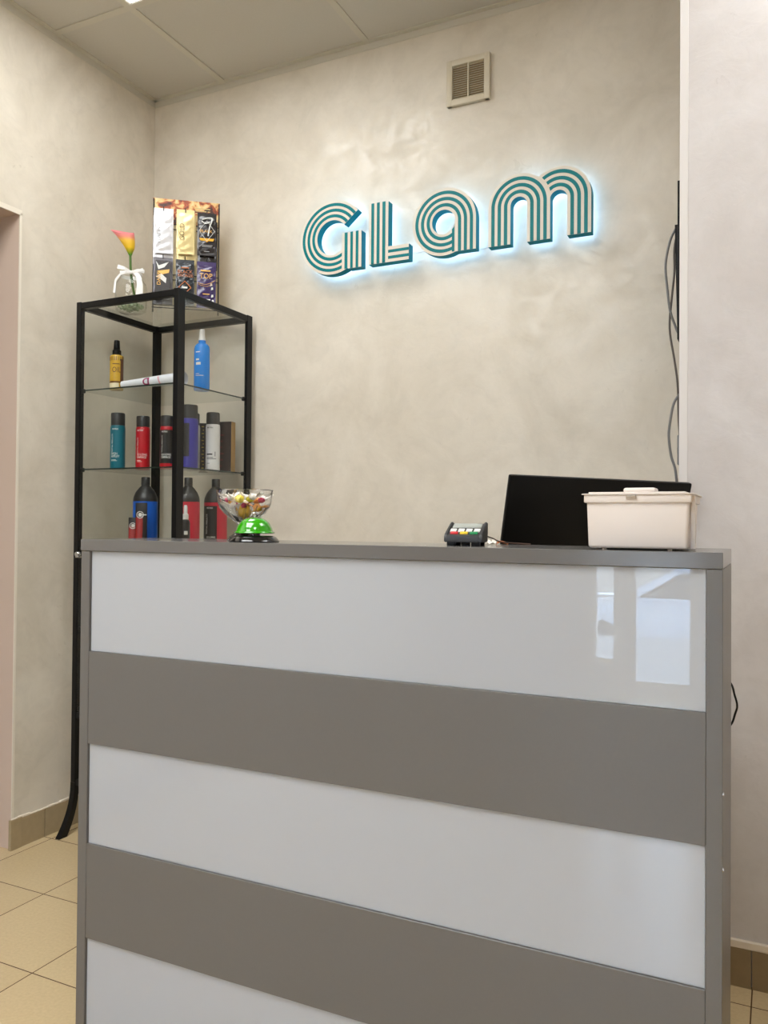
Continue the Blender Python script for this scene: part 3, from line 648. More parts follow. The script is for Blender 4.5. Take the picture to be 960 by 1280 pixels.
def rolltext(s, x, m, size):
    cu = bpy.data.curves.new('t', 'FONT'); cu.body = s; cu.size = size; cu.extrude = 0.0002; cu.offset = 0.0012
    me = curve_to_mesh(cu, Matrix(((-1, 0, 0, x), (0, 0, -1, 0), (0, 1, 0, -size*0.35), (0, 0, 0, 1))))
    bb = bmesh.new(); bb.from_mesh(me); bmesh.ops.triangulate(bb, faces=bb.faces[:]); bmesh.ops.subdivide_edges(bb, edges=bb.edges[:], cuts=5, use_grid_fill=True); bb.to_mesh(me); bb.free()
    for v in me.vertices:
        r = 0.0122+0.0100*v.co.x/Lr+0.0006; a = v.co.z/r; v.co.y, v.co.z = -r*math.cos(a), r*math.sin(a)
    link('printed_letter', me, m, t, False)
rolltext('D', 0.118, M_mag, 0.036); rolltext('/', 0.160, M_pink, 0.036)

# ---------------------------------------------------------------- vase with calla lily on top of the cabinet
VX, VY, VZ = 0.133, -0.262, KZ
t = empty('glass_vase', 'clear glass jar vase with white ribbon on top of the cabinet', 'vase', (VX, VY, VZ))
prof = [(0, 0.0), (0.040, 0.0), (0.052, 0.006), (0.055, 0.02), (0.056, 0.085), (0.052, 0.102), (0.041, 0.117), (0.037, 0.124), (0.036, 0.142), (0.040, 0.150),
        (0.038, 0.150), (0.034, 0.142), (0.035, 0.124), (0.039, 0.116), (0.050, 0.101), (0.0535, 0.085), (0.0525, 0.02), (0.048, 0.009), (0, 0.006)]
MB().lathe(prof, 48).build('jar', M_clear, t)
M_rib = mat('white_ribbon', lin(240, 238, 236), 0.35)
rb = MB().lathe([(0.0375, 0.126), (0.0385, 0.128), (0.0385, 0.137), (0.0375, 0.139), (0.0375, 0.126)], 40).build('ribbon_band', M_rib, t)
cr = Matrix.Rotation(camrot(VX, VY), 4, 'Z')
def ribpatch(pts, wd0, wd1, name='ribbon_bow'):
    P = [cr @ Vector(p) for p in pts]; n = len(P)-1
    side = cr @ Vector((0, 0, 1))
    def f(u, v):
        q = u*n; i = min(int(q), n-1); k = q-i; p = P[i].lerp(P[i+1], k)
        dirv = (P[i+1]-P[i]).normalized(); sd = dirv.cross(cr @ Vector((0, -1, 0))).normalized()
        return p + sd*(v-0.5)*(wd0+(wd1-wd0)*u)
    return MB().grid(f, 14, 3, 0.0006).build(name, M_rib, t)
ribpatch([(0.0, -0.043, 0.132), (-0.022, -0.050, 0.141), (-0.046, -0.046, 0.146)], 0.006, 0.015); ribpatch([(0.0, -0.044, 0.130), (-0.020, -0.052, 0.128), (-0.038, -0.048, 0.127)], 0.005, 0.009)
ribpatch([(0.0, -0.043, 0.132), (0.022, -0.050, 0.139), (0.044, -0.046, 0.137)], 0.006, 0.013); ribpatch([(0.0, -0.044, 0.130), (0.018, -0.052, 0.134), (0.040, -0.048, 0.144)], 0.005, 0.010)
ribpatch([(0.010, -0.046, 0.132), (0.024, -0.058, 0.115), (0.029, -0.061, 0.085), (0.027, -0.061, 0.050)], 0.012, 0.024, 'ribbon_tail')
ribpatch([(-0.010, -0.046, 0.130), (-0.036, -0.056, 0.118), (-0.052, -0.058, 0.095), (-0.056, -0.059, 0.050)], 0.006, 0.007, 'ribbon_tail')
MB().lathe([(0, -0.006), (0.005, -0.004), (0.006, 0), (0.005, 0.004), (0, 0.006)], 12, cr @ Matrix.Translation((0, -0.044, 0.131))).build('ribbon_knot', M_rib, t)
# beads in the jar
M_bead2 = mat('glass_beads', lin(168, 184, 150), 0.08, coat=1.0)
b = MB()
for k in range(70):
    a = random.random()*2*PI; r = 0.043*math.sqrt(random.random()); z = 0.0125 + 0.014*random.random()
    b.lathe([(0, -0.005), (0.0042, -0.003), (0.0055, 0), (0.0042, 0.003), (0, 0.005)], 10, Matrix.Translation((r*math.cos(a), r*math.sin(a), z)))
o = b.build('glass_beads', M_bead2, loc=(VX, VY, VZ)); tag(o, 'small greenish glass beads filling the bottom of the vase', 'beads'); stuff(o)
# calla
fl = empty('calla_lily', 'pink and yellow calla lily standing in the glass vase', 'flower', (VX, VY, VZ), camrot(VX, VY))
M_stem = mat('stem_green', lin(74, 110, 40), 0.45)
st = [(0.020, 0.0, 0.022), (0.014, -0.004, 0.05), (0.004, -0.010, 0.10), (-0.002, -0.012, 0.15), (-0.004, -0.012, 0.205)]
MB().tube(st, 0.0042, 10).build('stem', M_stem, fl)
ms = bpy.data.materials.new('calla_petal'); ms.use_nodes = True; nt = ms.node_tree; pb = nt.nodes['Principled BSDF']
tc = nt.nodes.new('ShaderNodeTexCoord'); sp_ = nt.nodes.new('ShaderNodeSeparateXYZ'); rp = nt.nodes.new('ShaderNodeValToRGB'); mr = nt.nodes.new('ShaderNodeMapRange')
nt.links.new(tc.outputs['Object'], sp_.inputs[0]); nt.links.new(sp_.outputs['Z'], mr.inputs['Value']); mr.inputs['From Min'].default_value = 0.200; mr.inputs['From Max'].default_value = 0.300
nt.links.new(mr.outputs['Result'], rp.inputs['Fac']); nt.links.new(rp.outputs['Color'], pb.inputs['Base Color']); pb.inputs['Roughness'].default_value = 0.5
e = rp.color_ramp.elements; e[0].position = 0.02; e[0].color = lin(70, 140, 30); e[1].position = 0.24; e[1].color = lin(232, 190, 24)
q = e.new(0.48); q.color = lin(238, 190, 60); q = e.new(0.60); q.color = lin(230, 140, 118); q = e.new(0.72); q.color = lin(232, 132, 136); q = e.new(1.0); q.color = lin(236, 146, 152)
def calla(u, v):   # u round, v up: funnel opening into a broad lip with a tip on one side
    a = 2*PI*u; ca, sa = math.cos(a), math.sin(a)
    tip = max(0, -ca)**2.5
    rx, rz = -0.014 + 0.021*ca - 0.036*tip, 0.277 + 0.009*sa + 0.006*tip + 0.004*max(0, ca)**6   # rim
    ry = 0.017*sa*(1-0.35*tip)
    k = v*v*(3-2*v)*0.5 + v*v*0.5
    r0 = 0.0045 + 0.0150*math.sin(min(1, v*1.35)*PI/2)**1.2
    x0, y0, z0 = -0.004 + r0*ca - 0.004*v, r0*0.9*sa, 0.200 + 0.060*v
    e = max(0, v-0.35)/0.65; e = e*e*(3-2*e)
    return (x0*(1-e)+rx*e, -0.012 + y0*(1-e)+ry*e, z0*(1-e)+rz*e)
MB().grid(calla, 40, 20, 0.0008).build('spathe', ms, fl)
MB().tube([(-0.004, -0.012, 0.215), (-0.007, -0.012, 0.235), (-0.012, -0.012, 0.262)], 0.0030, 8).build('spadix', mat('spadix_yellow', lin(236, 186, 40), 0.6), fl)

# ---------------------------------------------------------------- sachet rack on top of the cabinet
RXc, RYc, RZ0 = 0.300, -0.168, KZ+0.0004
ang = 0.67
rack = empty('sachet_rack', 'wire display rack with photo header board on top of the cabinet', 'display rack', (RXc, RYc, RZ0), ang)
RW, RH = 0.232, 0.402
M_wire = mat('black_wire', lin(18, 18, 18), 0.4)
b = MB()
for a in (-1, 1): b.tube([(a*(RW/2-0.003), 0.0, 0.0), (a*(RW/2-0.003), 0.0, RH)], 0.0024, 8, 0)
for z in (0.026, 0.118, 0.136, 0.298, 0.316): b.tube([(-RW/2+0.003, 0.0, z), (RW/2-0.003, 0.0, z)], 0.0016, 8, 0)
b.build('wire_frame', M_wire, rack)
b = MB(); b.tube([(-RW/2+0.003, 0.0, 0.012), (-RW/2+0.003, -0.055, 0.003), (RW/2-0.003, -0.055, 0.003), (RW/2-0.003, 0.0, 0.012)], 0.0018, 8, 0); b.build('foot_wire', M_wire, rack)
M_cream = mat('cream_board', lin(232, 214, 168), 0.5)
MB().box(-RW/2+0.006, RW/2-0.006, 0.003, 0.005, 0.03, 0.34).build('back_board', M_cream, rack, smooth=False)
# sepia printed header
mh = bpy.data.materials.new('header_print'); mh.use_nodes = True; nt = mh.node_tree; pb = nt.nodes['Principled BSDF']; tc = nt.nodes.new('ShaderNodeTexCoord')
n = nt.nodes.new('ShaderNodeTexNoise'); n.inputs['Scale'].default_value = 26; n.inputs['Detail'].default_value = 3; n.inputs['Distortion'].default_value = 1.0
nt.links.new(tc.outputs['Object'], n.inputs['Vector']); rp = nt.nodes.new('ShaderNodeValToRGB'); nt.links.new(n.outputs['Fac'], rp.inputs['Fac'])
e = rp.color_ramp.elements; e[0].position = 0.36; e[0].color = lin(70, 26, 10); e[1].position = 0.62; e[1].color = lin(236, 208, 150)
q = e.new(0.45); q.color = lin(176, 74, 26); q = e.new(0.52); q.color = lin(226, 180, 110); nt.links.new(rp.outputs['Color'], pb.inputs['Base Color']); pb.inputs['Roughness'].default_value = 0.3
hd = MB().box(-RW/2, RW/2, 0.0026, 0.0048, 0.318, RH+0.004).build('header_board', mh, rack, smooth=False)
b = MB()
for k in range(4): b.box(0.030, 0.082, 0.0020, 0.0026, 0.352+k*0.009, 0.3555+k*0.009)
b.build('printed_lines', mat('print_sand', lin(206, 180, 120), 0.5), hd, smooth=False)
HOOK = []
for row, z in enumerate((0.352, 0.182)):
    for colm, x in enumerate((-0.078, -0.003, 0.071)):
        MB().tube([(x, 0.0, z+0.004), (x, -0.020, z+0.002), (x, -0.034, z+0.012)], 0.0017, 8).build('hook', M_wire, rack)
        HOOK.append((x, z))
def sachet(label, x, ztop, y, m, wdt, h, wave=1.0):
    P = rack.matrix_basis if False else Matrix.Translation((RXc, RYc, RZ0)) @ Matrix.Rotation(ang, 4, 'Z')
    t = empty('sachet', label, 'sachet', P @ Vector((x, y, ztop)), ang, 'cosmetic sachets hanging on the rack')
    def f(u, v, sgn):
        e_ = math.sin(PI*min(1, max(0, (u-0.06)/0.88)))**0.6 * math.sin(PI*min(1, max(0, (v-0.07)/0.82)))**0.6 if 0.06 < u < 0.94 and 0.07 < v < 0.89 else 0
        wob = 0.0006*wave*(math.sin(u*11+v*17+x*90)+math.sin(v*31-u*8+ztop*50))*(1 if e_ else 0)
        return ((u-0.5)*wdt, sgn*(0.0005+0.0052*e_)+wob*(sgn < 0), -h+v*h)
    b = MB(); b.grid(lambda u, v: f(u, v, -1), 22, 34); b.grid(lambda u, v: f(u, v, 1), 22, 34)
    b.build('pouch', m, t, angle=1.2)
    return t
def stxt(t, s, size, x, z, m, rot=0, width=1.0, name='printed_text'):
    text(name, s, size, Matrix.Translation((x, -0.0094, z)) @ Matrix.Rotation(-rot, 4, 'Y'), m, t, width=width)
def splate(t, name, poly, m, y=-0.0076): MB().prism(poly, 'Y', y, y+0.0005).build(name, m, t, smooth=False)
M_silv = mat('foil_silver', lin(226, 226, 230), 0.28, metal=0.35); M_goldf = mat('foil_champagne', lin(228, 208, 150), 0.3, metal=0.3); M_bkf = mat('foil_black', lin(34, 28, 30), 0.25, coat=0.5)
M_gunm = mat('foil_gunmetal', lin(92, 90, 94), 0.25, metal=0.5); M_purf = mat('foil_purple', lin(54, 34, 92), 0.25, coat=0.5); M_dknavy = mat('foil_navy', lin(22, 30, 40), 0.25, coat=0.5)
M_gtxt = mat('print_gold', lin(226, 176, 96), 0.35, metal=0.3); M_gry = mat('print_grey', lin(150, 150, 150), 0.5); M_yel = mat('print_yellow', lin(240, 176, 30), 0.4); M_brz = mat('print_bronze', lin(196, 116, 70), 0.35)
H6 = HOOK
# rear copies first (tucked behind the front ones)
sachet('silver sachet peeking out behind the white one', H6[0][0]-0.001, H6[0][1]-0.012, -0.006, M_silv, 0.068, 0.172, 0.6)
sachet('gold sachet peeking out behind the front gold one', H6[1][0]+0.003, H6[1][1]-0.010, -0.006, M_goldf, 0.066, 0.172, 0.6)
sachet('dark sachet peeking out behind the front diamond patterned one', H6[2][0]+0.003, H6[2][1]-0.018, -0.006, M_bkf, 0.068, 0.176, 0.6)
t = sachet('white silver sachet marked PLATIN hanging top left on the rack', H6[0][0], H6[0][1]+0.010, -0.021, M_silv, 0.066, 0.158); stxt(t, 'PLATIN', 0.017, -0.010, -0.125, M_gry, PI/2)
t = sachet('gold sachet marked GOLD hanging top centre on the rack', H6[1][0], H6[1][1]+0.012, -0.021, M_goldf, 0.062, 0.158); stxt(t, 'GOLD', 0.024, -0.004, -0.112, mat('print_umber', lin(110, 84, 40), 0.5), PI/2, 0.9)
t = sachet('black sachet with diamond and yellow ribbon hanging top right on the rack', H6[2][0], H6[2][1]+0.006, -0.021, M_bkf, 0.066, 0.152)
for sgn, nm in ((1, 'diamond_line'),):
    q = [(0, -0.030), (0.027, -0.066), (0, -0.102), (-0.027, -0.066)]; b = MB()
    for k in range(4): b.tube([(q[k][0], -0.0085, q[k][1]), (q[(k+1) % 4][0], -0.0085, q[(k+1) % 4][1])], 0.0007, 6, 0)
    b.build(nm, M_wtext, t)
splate(t, 'yellow_ribbon', [(-0.026, -0.092), (0.026, -0.092), (0.022, -0.101), (0.006, -0.101), (0, -0.106), (-0.006, -0.101), (-0.022, -0.101)], M_yel)
b = MB(); b.tube([(-0.016, -0.009, -0.026), (0.004, -0.009, -0.020), (0.018, -0.009, -0.022), (0.010, -0.009, -0.050), (0.004, -0.009, -0.084)], 0.0022, 8); b.tube([(-0.018, -0.009, -0.032), (-0.006, -0.009, -0.040), (0.010, -0.009, -0.034)], 0.0018, 8)  # white strokes across the upper pouch
b.build('white_strokes', M_wtext, t); stxt(t, 'BLACK', 0.014, -0.024, -0.072, M_gtxt); splate(t, 'small_print', [(-0.02, -0.118), (0.02, -0.118), (0.02, -0.1156), (-0.02, -0.1156)], M_gry); splate(t, 'small_print', [(-0.017, -0.123), (0.017, -0.123), (0.017, -0.1206), (-0.017, -0.1206)], M_gry); splate(t, 'small_print', [(-0.009, -0.14), (0.009, -0.14), (0.009, -0.1376), (-0.009, -0.1376)], M_gry)
t = sachet('black and silver sachet marked DARK hanging bottom left on the rack', H6[3][0], H6[3][1]+0.006, -0.021, M_gunm, 0.066, 0.165)
splate(t, 'black_panel', [(-0.026, -0.012), (0.024, -0.012), (0.024, -0.15), (-0.026, -0.15)], M_bkf, -0.0072)
splate(t, 'white_flash', [(-0.024, -0.016), (-0.014, -0.030), (0.020, -0.016), (0.004, -0.036), (-0.016, -0.044)], M_wtext)
splate(t, 'bronze_flash', [(-0.020, -0.050), (0.022, -0.042), (0.020, -0.054), (-0.004, -0.062)], M_gtxt); splate(t, 'white_flash', [(-0.024, -0.070), (-0.006, -0.058), (0.012, -0.074), (0.010, -0.092), (-0.008, -0.078)], M_wtext)
stxt(t, 'DARK', 0.018, -0.008, -0.100, M_gtxt, PI/2)
t = sachet('black sachet with bronze diamond hanging bottom centre on the rack', H6[4][0], H6[4][1]+0.004, -0.021, M_dknavy, 0.064, 0.162)
stxt(t, 'BLACK', 0.0165, -0.025, -0.050, M_brz); stxt(t, 'BRONZE', 0.0135, -0.025, -0.063, M_brz); splate(t, 'small_print', [(-0.013, -0.032), (0.013, -0.032), (0.013, -0.028), (-0.013, -0.028)], M_brz)
q = [(0, -0.078), (0.021, -0.100), (0, -0.122), (-0.021, -0.100)]; b = MB()
for k in range(4): b.tube([(q[k][0], -0.0085, q[k][1]), (q[(k+1) % 4][0], -0.0085, q[(k+1) % 4][1])], 0.0016, 6, 0)
b.build('diamond_line', M_brz, t); splate(t, 'small_print', [(-0.009, -0.103), (0.009, -0.103), (0.009, -0.097), (-0.009, -0.097)], M_wtext)
t = sachet('purple sachet marked TOP hanging bottom right on the rack', H6[5][0], H6[5][1]+0.002, -0.021, M_purf, 0.066, 0.165)
stxt(t, 'TOP', 0.027, -0.024, -0.062, M_gtxt, 0, 0.85); splate(t, 'small_print', [(-0.02, -0.036), (0.014, -0.036), (0.014, -0.031), (-0.02, -0.031)], M_gtxt); splate(t, 'small_print', [(-0.012, -0.118), (0.012, -0.118), (0.012, -0.115), (-0.012, -0.115)], M_gtxt); splate(t, 'small_print', [(-0.014, -0.138), (0.014, -0.138), (0.014, -0.134), (-0.014, -0.134)], M_wtext)
b = MB(); b.tube([(-0.030, -0.009, -0.078), (-0.006, -0.009, -0.083), (0.016, -0.009, -0.076), (0.031, -0.009, -0.066)], 0.0010, 6); b.tube([(-0.028, -0.009, -0.084), (0.0, -0.009, -0.090), (0.020, -0.009, -0.080)], 0.0008, 6); b.build('gold_swirl', M_gtxt, t)
for q_ in ((0.016, -0.082), (0.019, -0.096), (0.020, -0.122), (0.022, -0.140)):
    splate(t, 'white_dot', [(q_[0]-0.003, q_[1]-0.006), (q_[0]+0.005, q_[1]-0.003), (q_[0]+0.004, q_[1]+0.005), (q_[0]-0.002, q_[1]+0.004)], M_wtext)

# ---------------------------------------------------------------- on the desk: dessert glass, candies, bell, card terminal, box
GX, GY = 1.2405, -1.1214
M_bowl = mat('bowl_glass', (1, 1, 1, 1), 0.0); M_bowl.node_tree.nodes['Principled BSDF'].inputs['Transmission Weight'].default_value = 1.0; M_bowl.node_tree.nodes['Principled BSDF'].inputs['IOR'].default_value = 1.45
t = empty('dessert_glass', 'footed clear dessert glass full of wrapped sweets on the desk', 'dessert glass', (GX, GY, DZ)); t.scale = (0.80, 0.80, 0.879)
prof = [(0, 0.0), (0.040, 0.0), (0.042, 0.003), (0.036, 0.008), (0.020, 0.018), (0.013, 0.028), (0.014, 0.036), (0.026, 0.044), (0.048, 0.062), (0.062, 0.076), (0.066, 0.084), (0.070, 0.113), (0.0715, 0.115),
        (0.068, 0.114), (0.064, 0.084), (0.059, 0.078), (0.045, 0.065), (0.022, 0.049), (0, 0.044)]
MB().lathe(prof, 56).build('bowl', M_bowl, t)
b = MB()
for k in range(14):
    a = 2*PI*k/14
    b.tube([(0.020*math.cos(a), 0.020*math.sin(a), 0.041), (0.0495*math.cos(a), 0.0495*math.sin(a), 0.0625), (0.0635*math.cos(a), 0.0635*math.sin(a), 0.078)], 0.0016, 6)
    b.tube([(0.0125*math.cos(a), 0.0125*math.sin(a), 0.030), (0.021*math.cos(a), 0.021*math.sin(a), 0.018), (0.038*math.cos(a), 0.038*math.sin(a), 0.0075)], 0.0014, 6)
b.build('cut_ribs', M_bowl, t)
M_cy = mat('wrap_yellow', lin(238, 218, 62), 0.3, coat=0.4); M_cpk = mat('wrap_crimson', lin(186, 40, 90), 0.3, coat=0.4); M_cor = mat('wrap_orange', lin(244, 168, 80), 0.3, coat=0.4); M_cwh = mat('wrap_white', lin(246, 240, 232), 0.3, coat=0.4); M_cam = mat('wrap_amber', lin(214, 168, 30), 0.3, coat=0.4)
cg = Matrix.Rotation(camrot(GX, GY), 4, 'Z')
def candy(label, u, d, z, r, m, grp, tw=None, twm=None):
    """u to the right and d towards the room as seen from the front of the bowl"""
    P = cg @ Vector((u*0.80, -d*0.80, 0))
    t = empty('candy', label, 'candy', (GX+P.x, GY+P.y, DZ+z*0.879), camrot(GX, GY) + random.uniform(-0.5, 0.5), grp)
    r *= 0.879
    MB().lathe([(0, -r*0.8), (r*0.7, -r*0.55), (r, 0), (r*0.7, r*0.55), (0, r*0.8)], 14, T(0, 0, 0, rx=random.uniform(-0.4, 0.4), ry=PI/2+random.uniform(-0.5, 0.5)), sx=0.8).build('sweet', m, t)
    for sgn in (-1, 1):
        a = random.uniform(0.2, 0.9)
        def fan(p, v): return (sgn*(r*0.7+p*r*1.3*math.cos(a)), (v-0.5)*r*(0.3+2.0*p) , p*r*1.6*math.sin(a) + 0.22*r*p*math.sin(v*16))
        MB().grid(fan, 4, 12, 0.0004).build('wrapper_twist', twm or m, t, smooth=False)
    return t
CG = 'wrapped sweets in the dessert glass'
candy('large amber sweet with dark dots low in the front of the dessert glass', 0.000, 0.014, 0.064, 0.020, M_cam, CG)
candy('crimson sweet at the right rim side of the dessert glass', 0.041, 0.012, 0.092, 0.0105, M_cpk, CG, twm=M_cwh)
candy('crimson sweet at the left rim side of the dessert glass', -0.042, 0.010, 0.091, 0.009, M_cpk, CG, twm=M_cwh)
candy('pale yellow sweet at the front centre of the dessert glass', -0.012, 0.034, 0.094, 0.014, M_cy, CG, twm=M_cwh)
candy('pale yellow sweet just right of the centre one in the dessert glass', 0.014, 0.030, 0.095, 0.013, M_cy, CG, twm=M_cwh)
candy('orange sweet left of the right crimson one in the dessert glass', 0.030, -0.008, 0.090, 0.013, M_cor, CG, twm=M_cwh)
candy('orange sweet lying against the right of the bowl below the crimson one', 0.030, 0.022, 0.074, 0.012, M_cor, CG)
candy('flat crimson sweet above the amber one in the dessert glass', -0.002, 0.026, 0.078, 0.009, M_cpk, CG)
for i, (u, d, z) in enumerate(((-0.030, -0.012, 0.094), (0.006, -0.020, 0.100), (-0.012, -0.040, 0.096), (0.026, -0.038, 0.098), (-0.028, 0.022, 0.078), (0.046, -0.020, 0.098), (0.020, 0.040, 0.100), (-0.034, 0.030, 0.098), (0.000, 0.000, 0.084), (-0.046, -0.014, 0.100), (0.010, -0.046, 0.100))):
    candy('white wrapped sweet among the coloured ones in the dessert glass', u, d, z, 0.011, M_cwh, 'white wrapped sweets in the dessert glass')

BX, BY = 1.3174, -1.1974
t = empty('desk_bell', 'green domed call bell on a round black base at the desk edge', 'call bell', (BX, BY, DZ)); t.scale = (0.879,)*3
M_green = mat('bell_green', lin(46, 156, 6), 0.12, coat=1.0); M_bbase = mat('bell_base_black', lin(18, 18, 19), 0.12, coat=0.5)
MB().lathe([(0, 0.0), (0.052, 0.0), (0.0535, 0.0025), (0.0525, 0.004), (0.0465, 0.0105), (0.0425, 0.0130), (0.020, 0.0138), (0, 0.0138)], 56).build('base', M_bbase, t)
MB().lathe([(0, 0.0135), (0.0125, 0.0135), (0.0125, 0.026), (0, 0.026)], 24).build('stem', M_bbase, t)
MB().lathe([(0.0395, 0.0185), (0.0425, 0.0185), (0.0435, 0.0200), (0.0425, 0.0222), (0.0395, 0.0230), (0.0375, 0.030), (0.0320, 0.0405), (0.0235, 0.0480), (0.012, 0.0518), (0, 0.0525),
            (0, 0.0505), (0.012, 0.0498), (0.0225, 0.046), (0.030, 0.0392), (0.0355, 0.030), (0.0375, 0.0225), (0.0395, 0.0185)], 56).build('dome', M_green, t, angle=1.0)
MB().lathe([(0, 0.052), (0.0025, 0.052), (0.0025, 0.058), (0.0055, 0.0585), (0.006, 0.061), (0.004, 0.063), (0, 0.0635)], 20).build('button', M_chrome, t)

# card terminal
TX, TY = 1.7257, -1.1653
t = empty('card_terminal', 'small dark grey card payment terminal on the desk', 'card terminal', (TX, TY, DZ), 0.12); t.scale = (0.80, 0.48, 0.879)
prof = [(-0.048, 0.007), (-0.049, 0.012), (-0.047, 0.0185), (-0.040, 0.021), (0.045, 0.0425), (0.052, 0.043), (0.054, 0.040), (0.054, 0.022), (0.050, 0.007)]
HW = 0.0405
b = MB()
b.prism(prof, 'X', -HW+0.006, HW-0.006, bev=0.0012)
for a in (-1, 1): b.prism([(y, z+(0.0028 if z > 0.02 else 0)) for y, z in prof], 'X', a*HW-a*0.007, a*HW, bev=0.0016)
b.build('housing', M_dgray, t)
sl_ = (0.0425-0.021)/(0.085); tl = math.atan(sl_)
def onslope(y): return 0.021 + (y+0.040)*sl_
def key(x, y, wx, wy, m, name, hgt=0.0022): 
    return MB().box(-wx/2, wx/2, -wy/2, wy/2, -0.0005, hgt, bev=0.0007, mtx=T(x, y, onslope(y), rx=tl)).build(name, m, t)
key(0, 0.027, 0.062, 0.032, mat('screen_grey', lin(158, 162, 156), 0.3), 'screen', 0.0014)
for k in range(4): key(-0.0255+k*0.017, -0.004, 0.013, 0.008, M_wtext, 'number_key')
for k in range(4): key(-0.0255+k*0.017, -0.015, 0.013, 0.007, M_wtext, 'number_key')
for x, m, n_ in ((-0.021, mat('key_red', lin(206, 44, 48), 0.4), 'red_key'), (0.000, mat('key_yellow', lin(238, 204, 50), 0.4), 'yellow_key'), (0.021, mat('key_green', lin(20, 140, 82), 0.4), 'green_key')): key(x, -0.030, 0.0165, 0.010, m, n_, 0.003)
for x, y in ((-0.026, -0.036), (0.026, -0.036), (-0.026, 0.040), (0.026, 0.040), (0.0, 0.0)):
    MB().box(x-0.009, x+0.009, y-0.008, y+0.008, 0, 0.0075, bev=0.001).build('rubber_foot', M_blackpl, t)

# cables and paper lying behind the terminal
b = MB(); b.tube([(1.744, -1.105, 1.0285), (1.748, -1.085, 1.0245), (1.752, -1.065, 1.0195), (1.765, -1.045, 1.0165), (1.80, -1.03, 1.0146)], 0.0012, 8)
tag(b.build('terminal_cable', mat('cable_brown', lin(70, 44, 30), 0.5)), 'thin brown cable leaving the back of the card terminal', 'cable')
cr_ = MB().grid(lambda u, v: (1.731+0.017*u, -1.076+0.012*v+0.003*math.sin(u*9), DZ+0.0012+0.0085*abs(math.sin(u*5+v*4+0.8))*(0.35+0.65*v)), 12, 8, 0.0004).build('crumpled_receipt', mat('paper_white', lin(240, 236, 228), 0.7), smooth=False)
tag(cr_, 'crumpled white paper slip beside the card terminal', 'paper')
b = MB(); b.tube([(1.744, -1.056, 1.0152), (1.748, -1.050, 1.0185), (1.754, -1.046, 1.0175), (1.760, -1.038, 1.0152)], 0.0019, 8)
tag(b.build('orange_wire', mat('wire_orange', lin(206, 120, 70), 0.5)), 'short orange wire end between the card terminal and the monitor', 'wire')

# white storage box
SX, SY = 2.014, -1.1565
t = empty('storage_box', 'white plastic lidded storage box at the right end of the desk', 'storage box', (SX, SY, DZ)); t.scale = (0.879,)*3
hx, hy = 0.0835, 0.080
b = MB(); b.box(-hx, hx, -hy, hy, 0.003, 0.088, bev=0.005, seg=3, taper=0.965); b.build('tub', M_whitepl, t)
b = MB(); b.box(-hx-0.0035, hx+0.0035, -hy-0.0035, hy+0.0035, 0.080, 0.094, bev=0.002); b.box(-hx-0.007, hx+0.007, -hy-0.006, hy+0.006, 0.0935, 0.0955, bev=0.0008); b.build('rim', M_whitepl, t)
b = MB(); b.box(-hx+0.003, hx-0.006, -hy+0.003, hy-0.003, 0.0956, 0.0985, bev=0.001); lid = b.build('lid', M_whitepl, t)
b = MB(); b.box(-0.030, 0.024, -0.030, 0.010, 0.0986, 0.1075, bev=0.004, seg=3); b.build('handle', M_whitepl, lid)
b = MB(); b.prism([(-hy-0.0045, 0.0925), (-hy-0.009, 0.0925), (-hy-0.009, 0.0905), (-hy-0.006, 0.086), (-hy-0.0035, 0.086)], 'X', -0.016, 0.000); b.build('latch', mat('latch_grey', lin(190, 180, 172), 0.4), t, smooth=False)
b = MB(); b.box(hx+0.0002, hx+0.0075, -hy+0.02, -hy+0.030, 0.004, 0.092, bev=0.001); b.build('side_rib', M_whitepl, t)
for x in (-0.055, 0.052):
    for y in (-0.066, 0.066): MB().lathe([(0, 0), (0.004, 0), (0.004, 0.004), (0, 0.004)], 12, Matrix.Translation((x, y, 0))).build('foot', M_whitepl, t)

# ---------------------------------------------------------------- monitor behind the desk
A = Vector((1.683, -0.768, 1.156)); yaw, tilt, roll, mw, mh_ = 0.7154, 0.2518, 0.0193, 0.4546, 0.285
dv = Vector((math.cos(yaw), math.sin(yaw), 0)); nv = Vector((math.sin(yaw), -math.cos(yaw), 0)); uv = Vector((0, 0, 1))*math.cos(tilt) + nv*math.sin(tilt)
c, s = math.cos(roll), math.sin(roll); d2, u2 = c*dv - s*uv, c*uv + s*dv; n2 = d2.cross(u2)
base = A + d2*mw/2 - u2*mh_*0.9; fx, fy = base.x - nv.x*0.03, base.y - nv.y*0.03
t = empty('monitor', 'black computer monitor seen from behind at the right of the desk', 'monitor', (fx, fy, 0.75))
R3 = Matrix((d2, n2*-1, u2)).transposed().to_4x4(); R3.translation = A + d2*mw/2 - u2*mh_/2 - Vector((fx, fy, 0.75))
MB().box(-mw/2, mw/2, 0.0, 0.016, -mh_/2, mh_/2, bev=0.004, mtx=R3).build('back_shell', M_blackpl, t)
MB().box(-mw/2+0.012, mw/2-0.012, 0.0161, 0.0166, -mh_/2+0.014, mh_/2-0.012, mtx=R3).build('screen', mat('screen_dark', lin(12, 13, 15), 0.1), t, smooth=False)
b = MB(); b.tube([Vector((0, 0, 0.012)), Vector((0, 0, 0.10)), R3 @ Vector((0, 0.004, -mh_*0.15))], 0.016, 12, 4); b.build('stand_neck', M_blackpl, t)
MB().box(-0.10, 0.10, -0.075, 0.075, 0, 0.012, bev=0.004, mtx=Matrix.Rotation(yaw, 4, 'Z')).build('stand_base', M_blackpl, t)

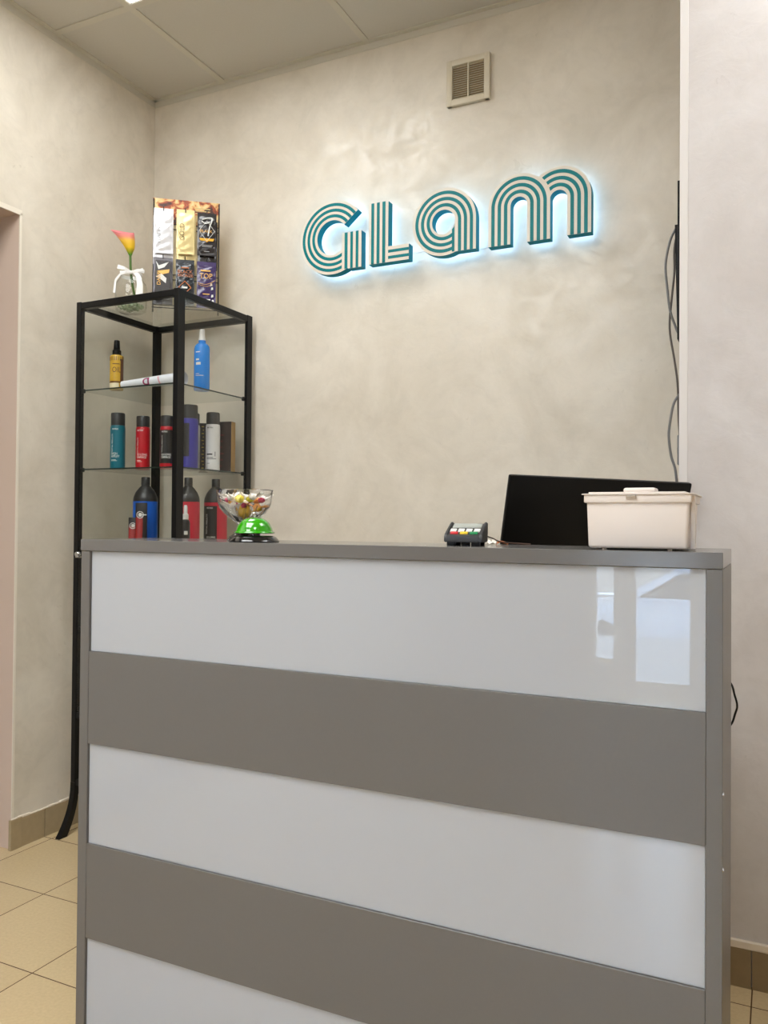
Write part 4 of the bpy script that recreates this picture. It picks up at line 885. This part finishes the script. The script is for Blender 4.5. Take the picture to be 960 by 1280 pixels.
# ---------------------------------------------------------------- wall screen on the pier's return, its cables, socket
t = empty('wall_screen', 'black wall screen seen edge on beside the right wall corner', 'wall screen', (PX, -0.37, 1.72))
MB().box(-0.0085, -0.003, -0.025, 0.33, -0.22, 0.165, bev=0.001).build('panel', M_blackpl, t)
MB().prism([(-0.0088, -0.20), (-0.015, 0.045), (-0.015, 0.06), (-0.0086, 0.06), (-0.0086, -0.20)], 'Y', -0.020, 0.24).build('housing', M_blackpl, t, smooth=False)
M_cgray = mat('cable_grey', lin(112, 112, 112), 0.45); M_cdark = mat('cable_dark', lin(84, 76, 70), 0.45)
b = MB(); b.tube([(1.9766, -0.36, 1.784), (1.9617, -0.36, 1.7545), (1.9506, -0.36, 1.6965), (1.9546, -0.36, 1.6364), (1.9622, -0.36, 1.5762), (1.9754, -0.36, 1.5353), (1.9866, -0.365, 1.50), (1.9868, -0.30, 1.42), (1.9868, -0.34, 1.375),
    (1.9868, -0.395, 1.3653), (1.9748, -0.40, 1.3429), (1.9676, -0.40, 1.3047), (1.964, -0.40, 1.2661), (1.9696, -0.40, 1.2176), (1.98, -0.402, 1.1788), (1.984, -0.405, 1.10), (1.975, -0.43, 0.95), (1.93, -0.48, 0.755)], 0.0030, 8, 6)
tag(b.build('hanging_cable', M_cgray), 'grey cable looping down from the wall screen to the desk', 'cable')
b = MB(); b.tube([(1.9803, -0.36, 1.7795), (1.9711, -0.36, 1.7333), (1.9713, -0.36, 1.674), (1.9659, -0.36, 1.6153), (1.9605, -0.36, 1.5368), (1.9719, -0.36, 1.4568), (1.9795, -0.36, 1.3972), (1.982, -0.36, 1.3185), (1.985, -0.345, 1.20), (1.978, -0.37, 1.06), (1.93, -0.49, 0.76)], 0.0026, 8, 6)
tag(b.build('hanging_cable', M_cdark), 'darker brown cable hanging straighter below the wall screen', 'cable')
t = empty('wall_socket', 'grey wall socket edge beside the right wall corner', 'wall socket', (PX, -0.36, 1.232))
MB().box(-0.007, -0.0002, -0.04, 0.04, -0.036, 0.036, bev=0.002).build('plate', M_cgray, t)
MB().lathe([(0, 0), (0.02, 0), (0.02, 0.002), (0, 0.002)], 20, T(-0.0072, 0, 0, ry=-PI/2)).build('socket_face', M_dgray, t)
b = MB(); b.tube([(2.1168, -1.0027, 0.8083), (2.1326, -1.0027, 0.789), (2.1376, -1.0027, 0.7724), (2.1418, -1.0027, 0.7544), (2.1388, -1.0027, 0.7409), (2.1318, -1.0027, 0.7213), (2.1124, -0.9939, 0.7029)], 0.0017, 8, 5)
tag(b.build('black_cable', M_blackpl), 'thin black cable bowing out behind the right side of the desk', 'cable')
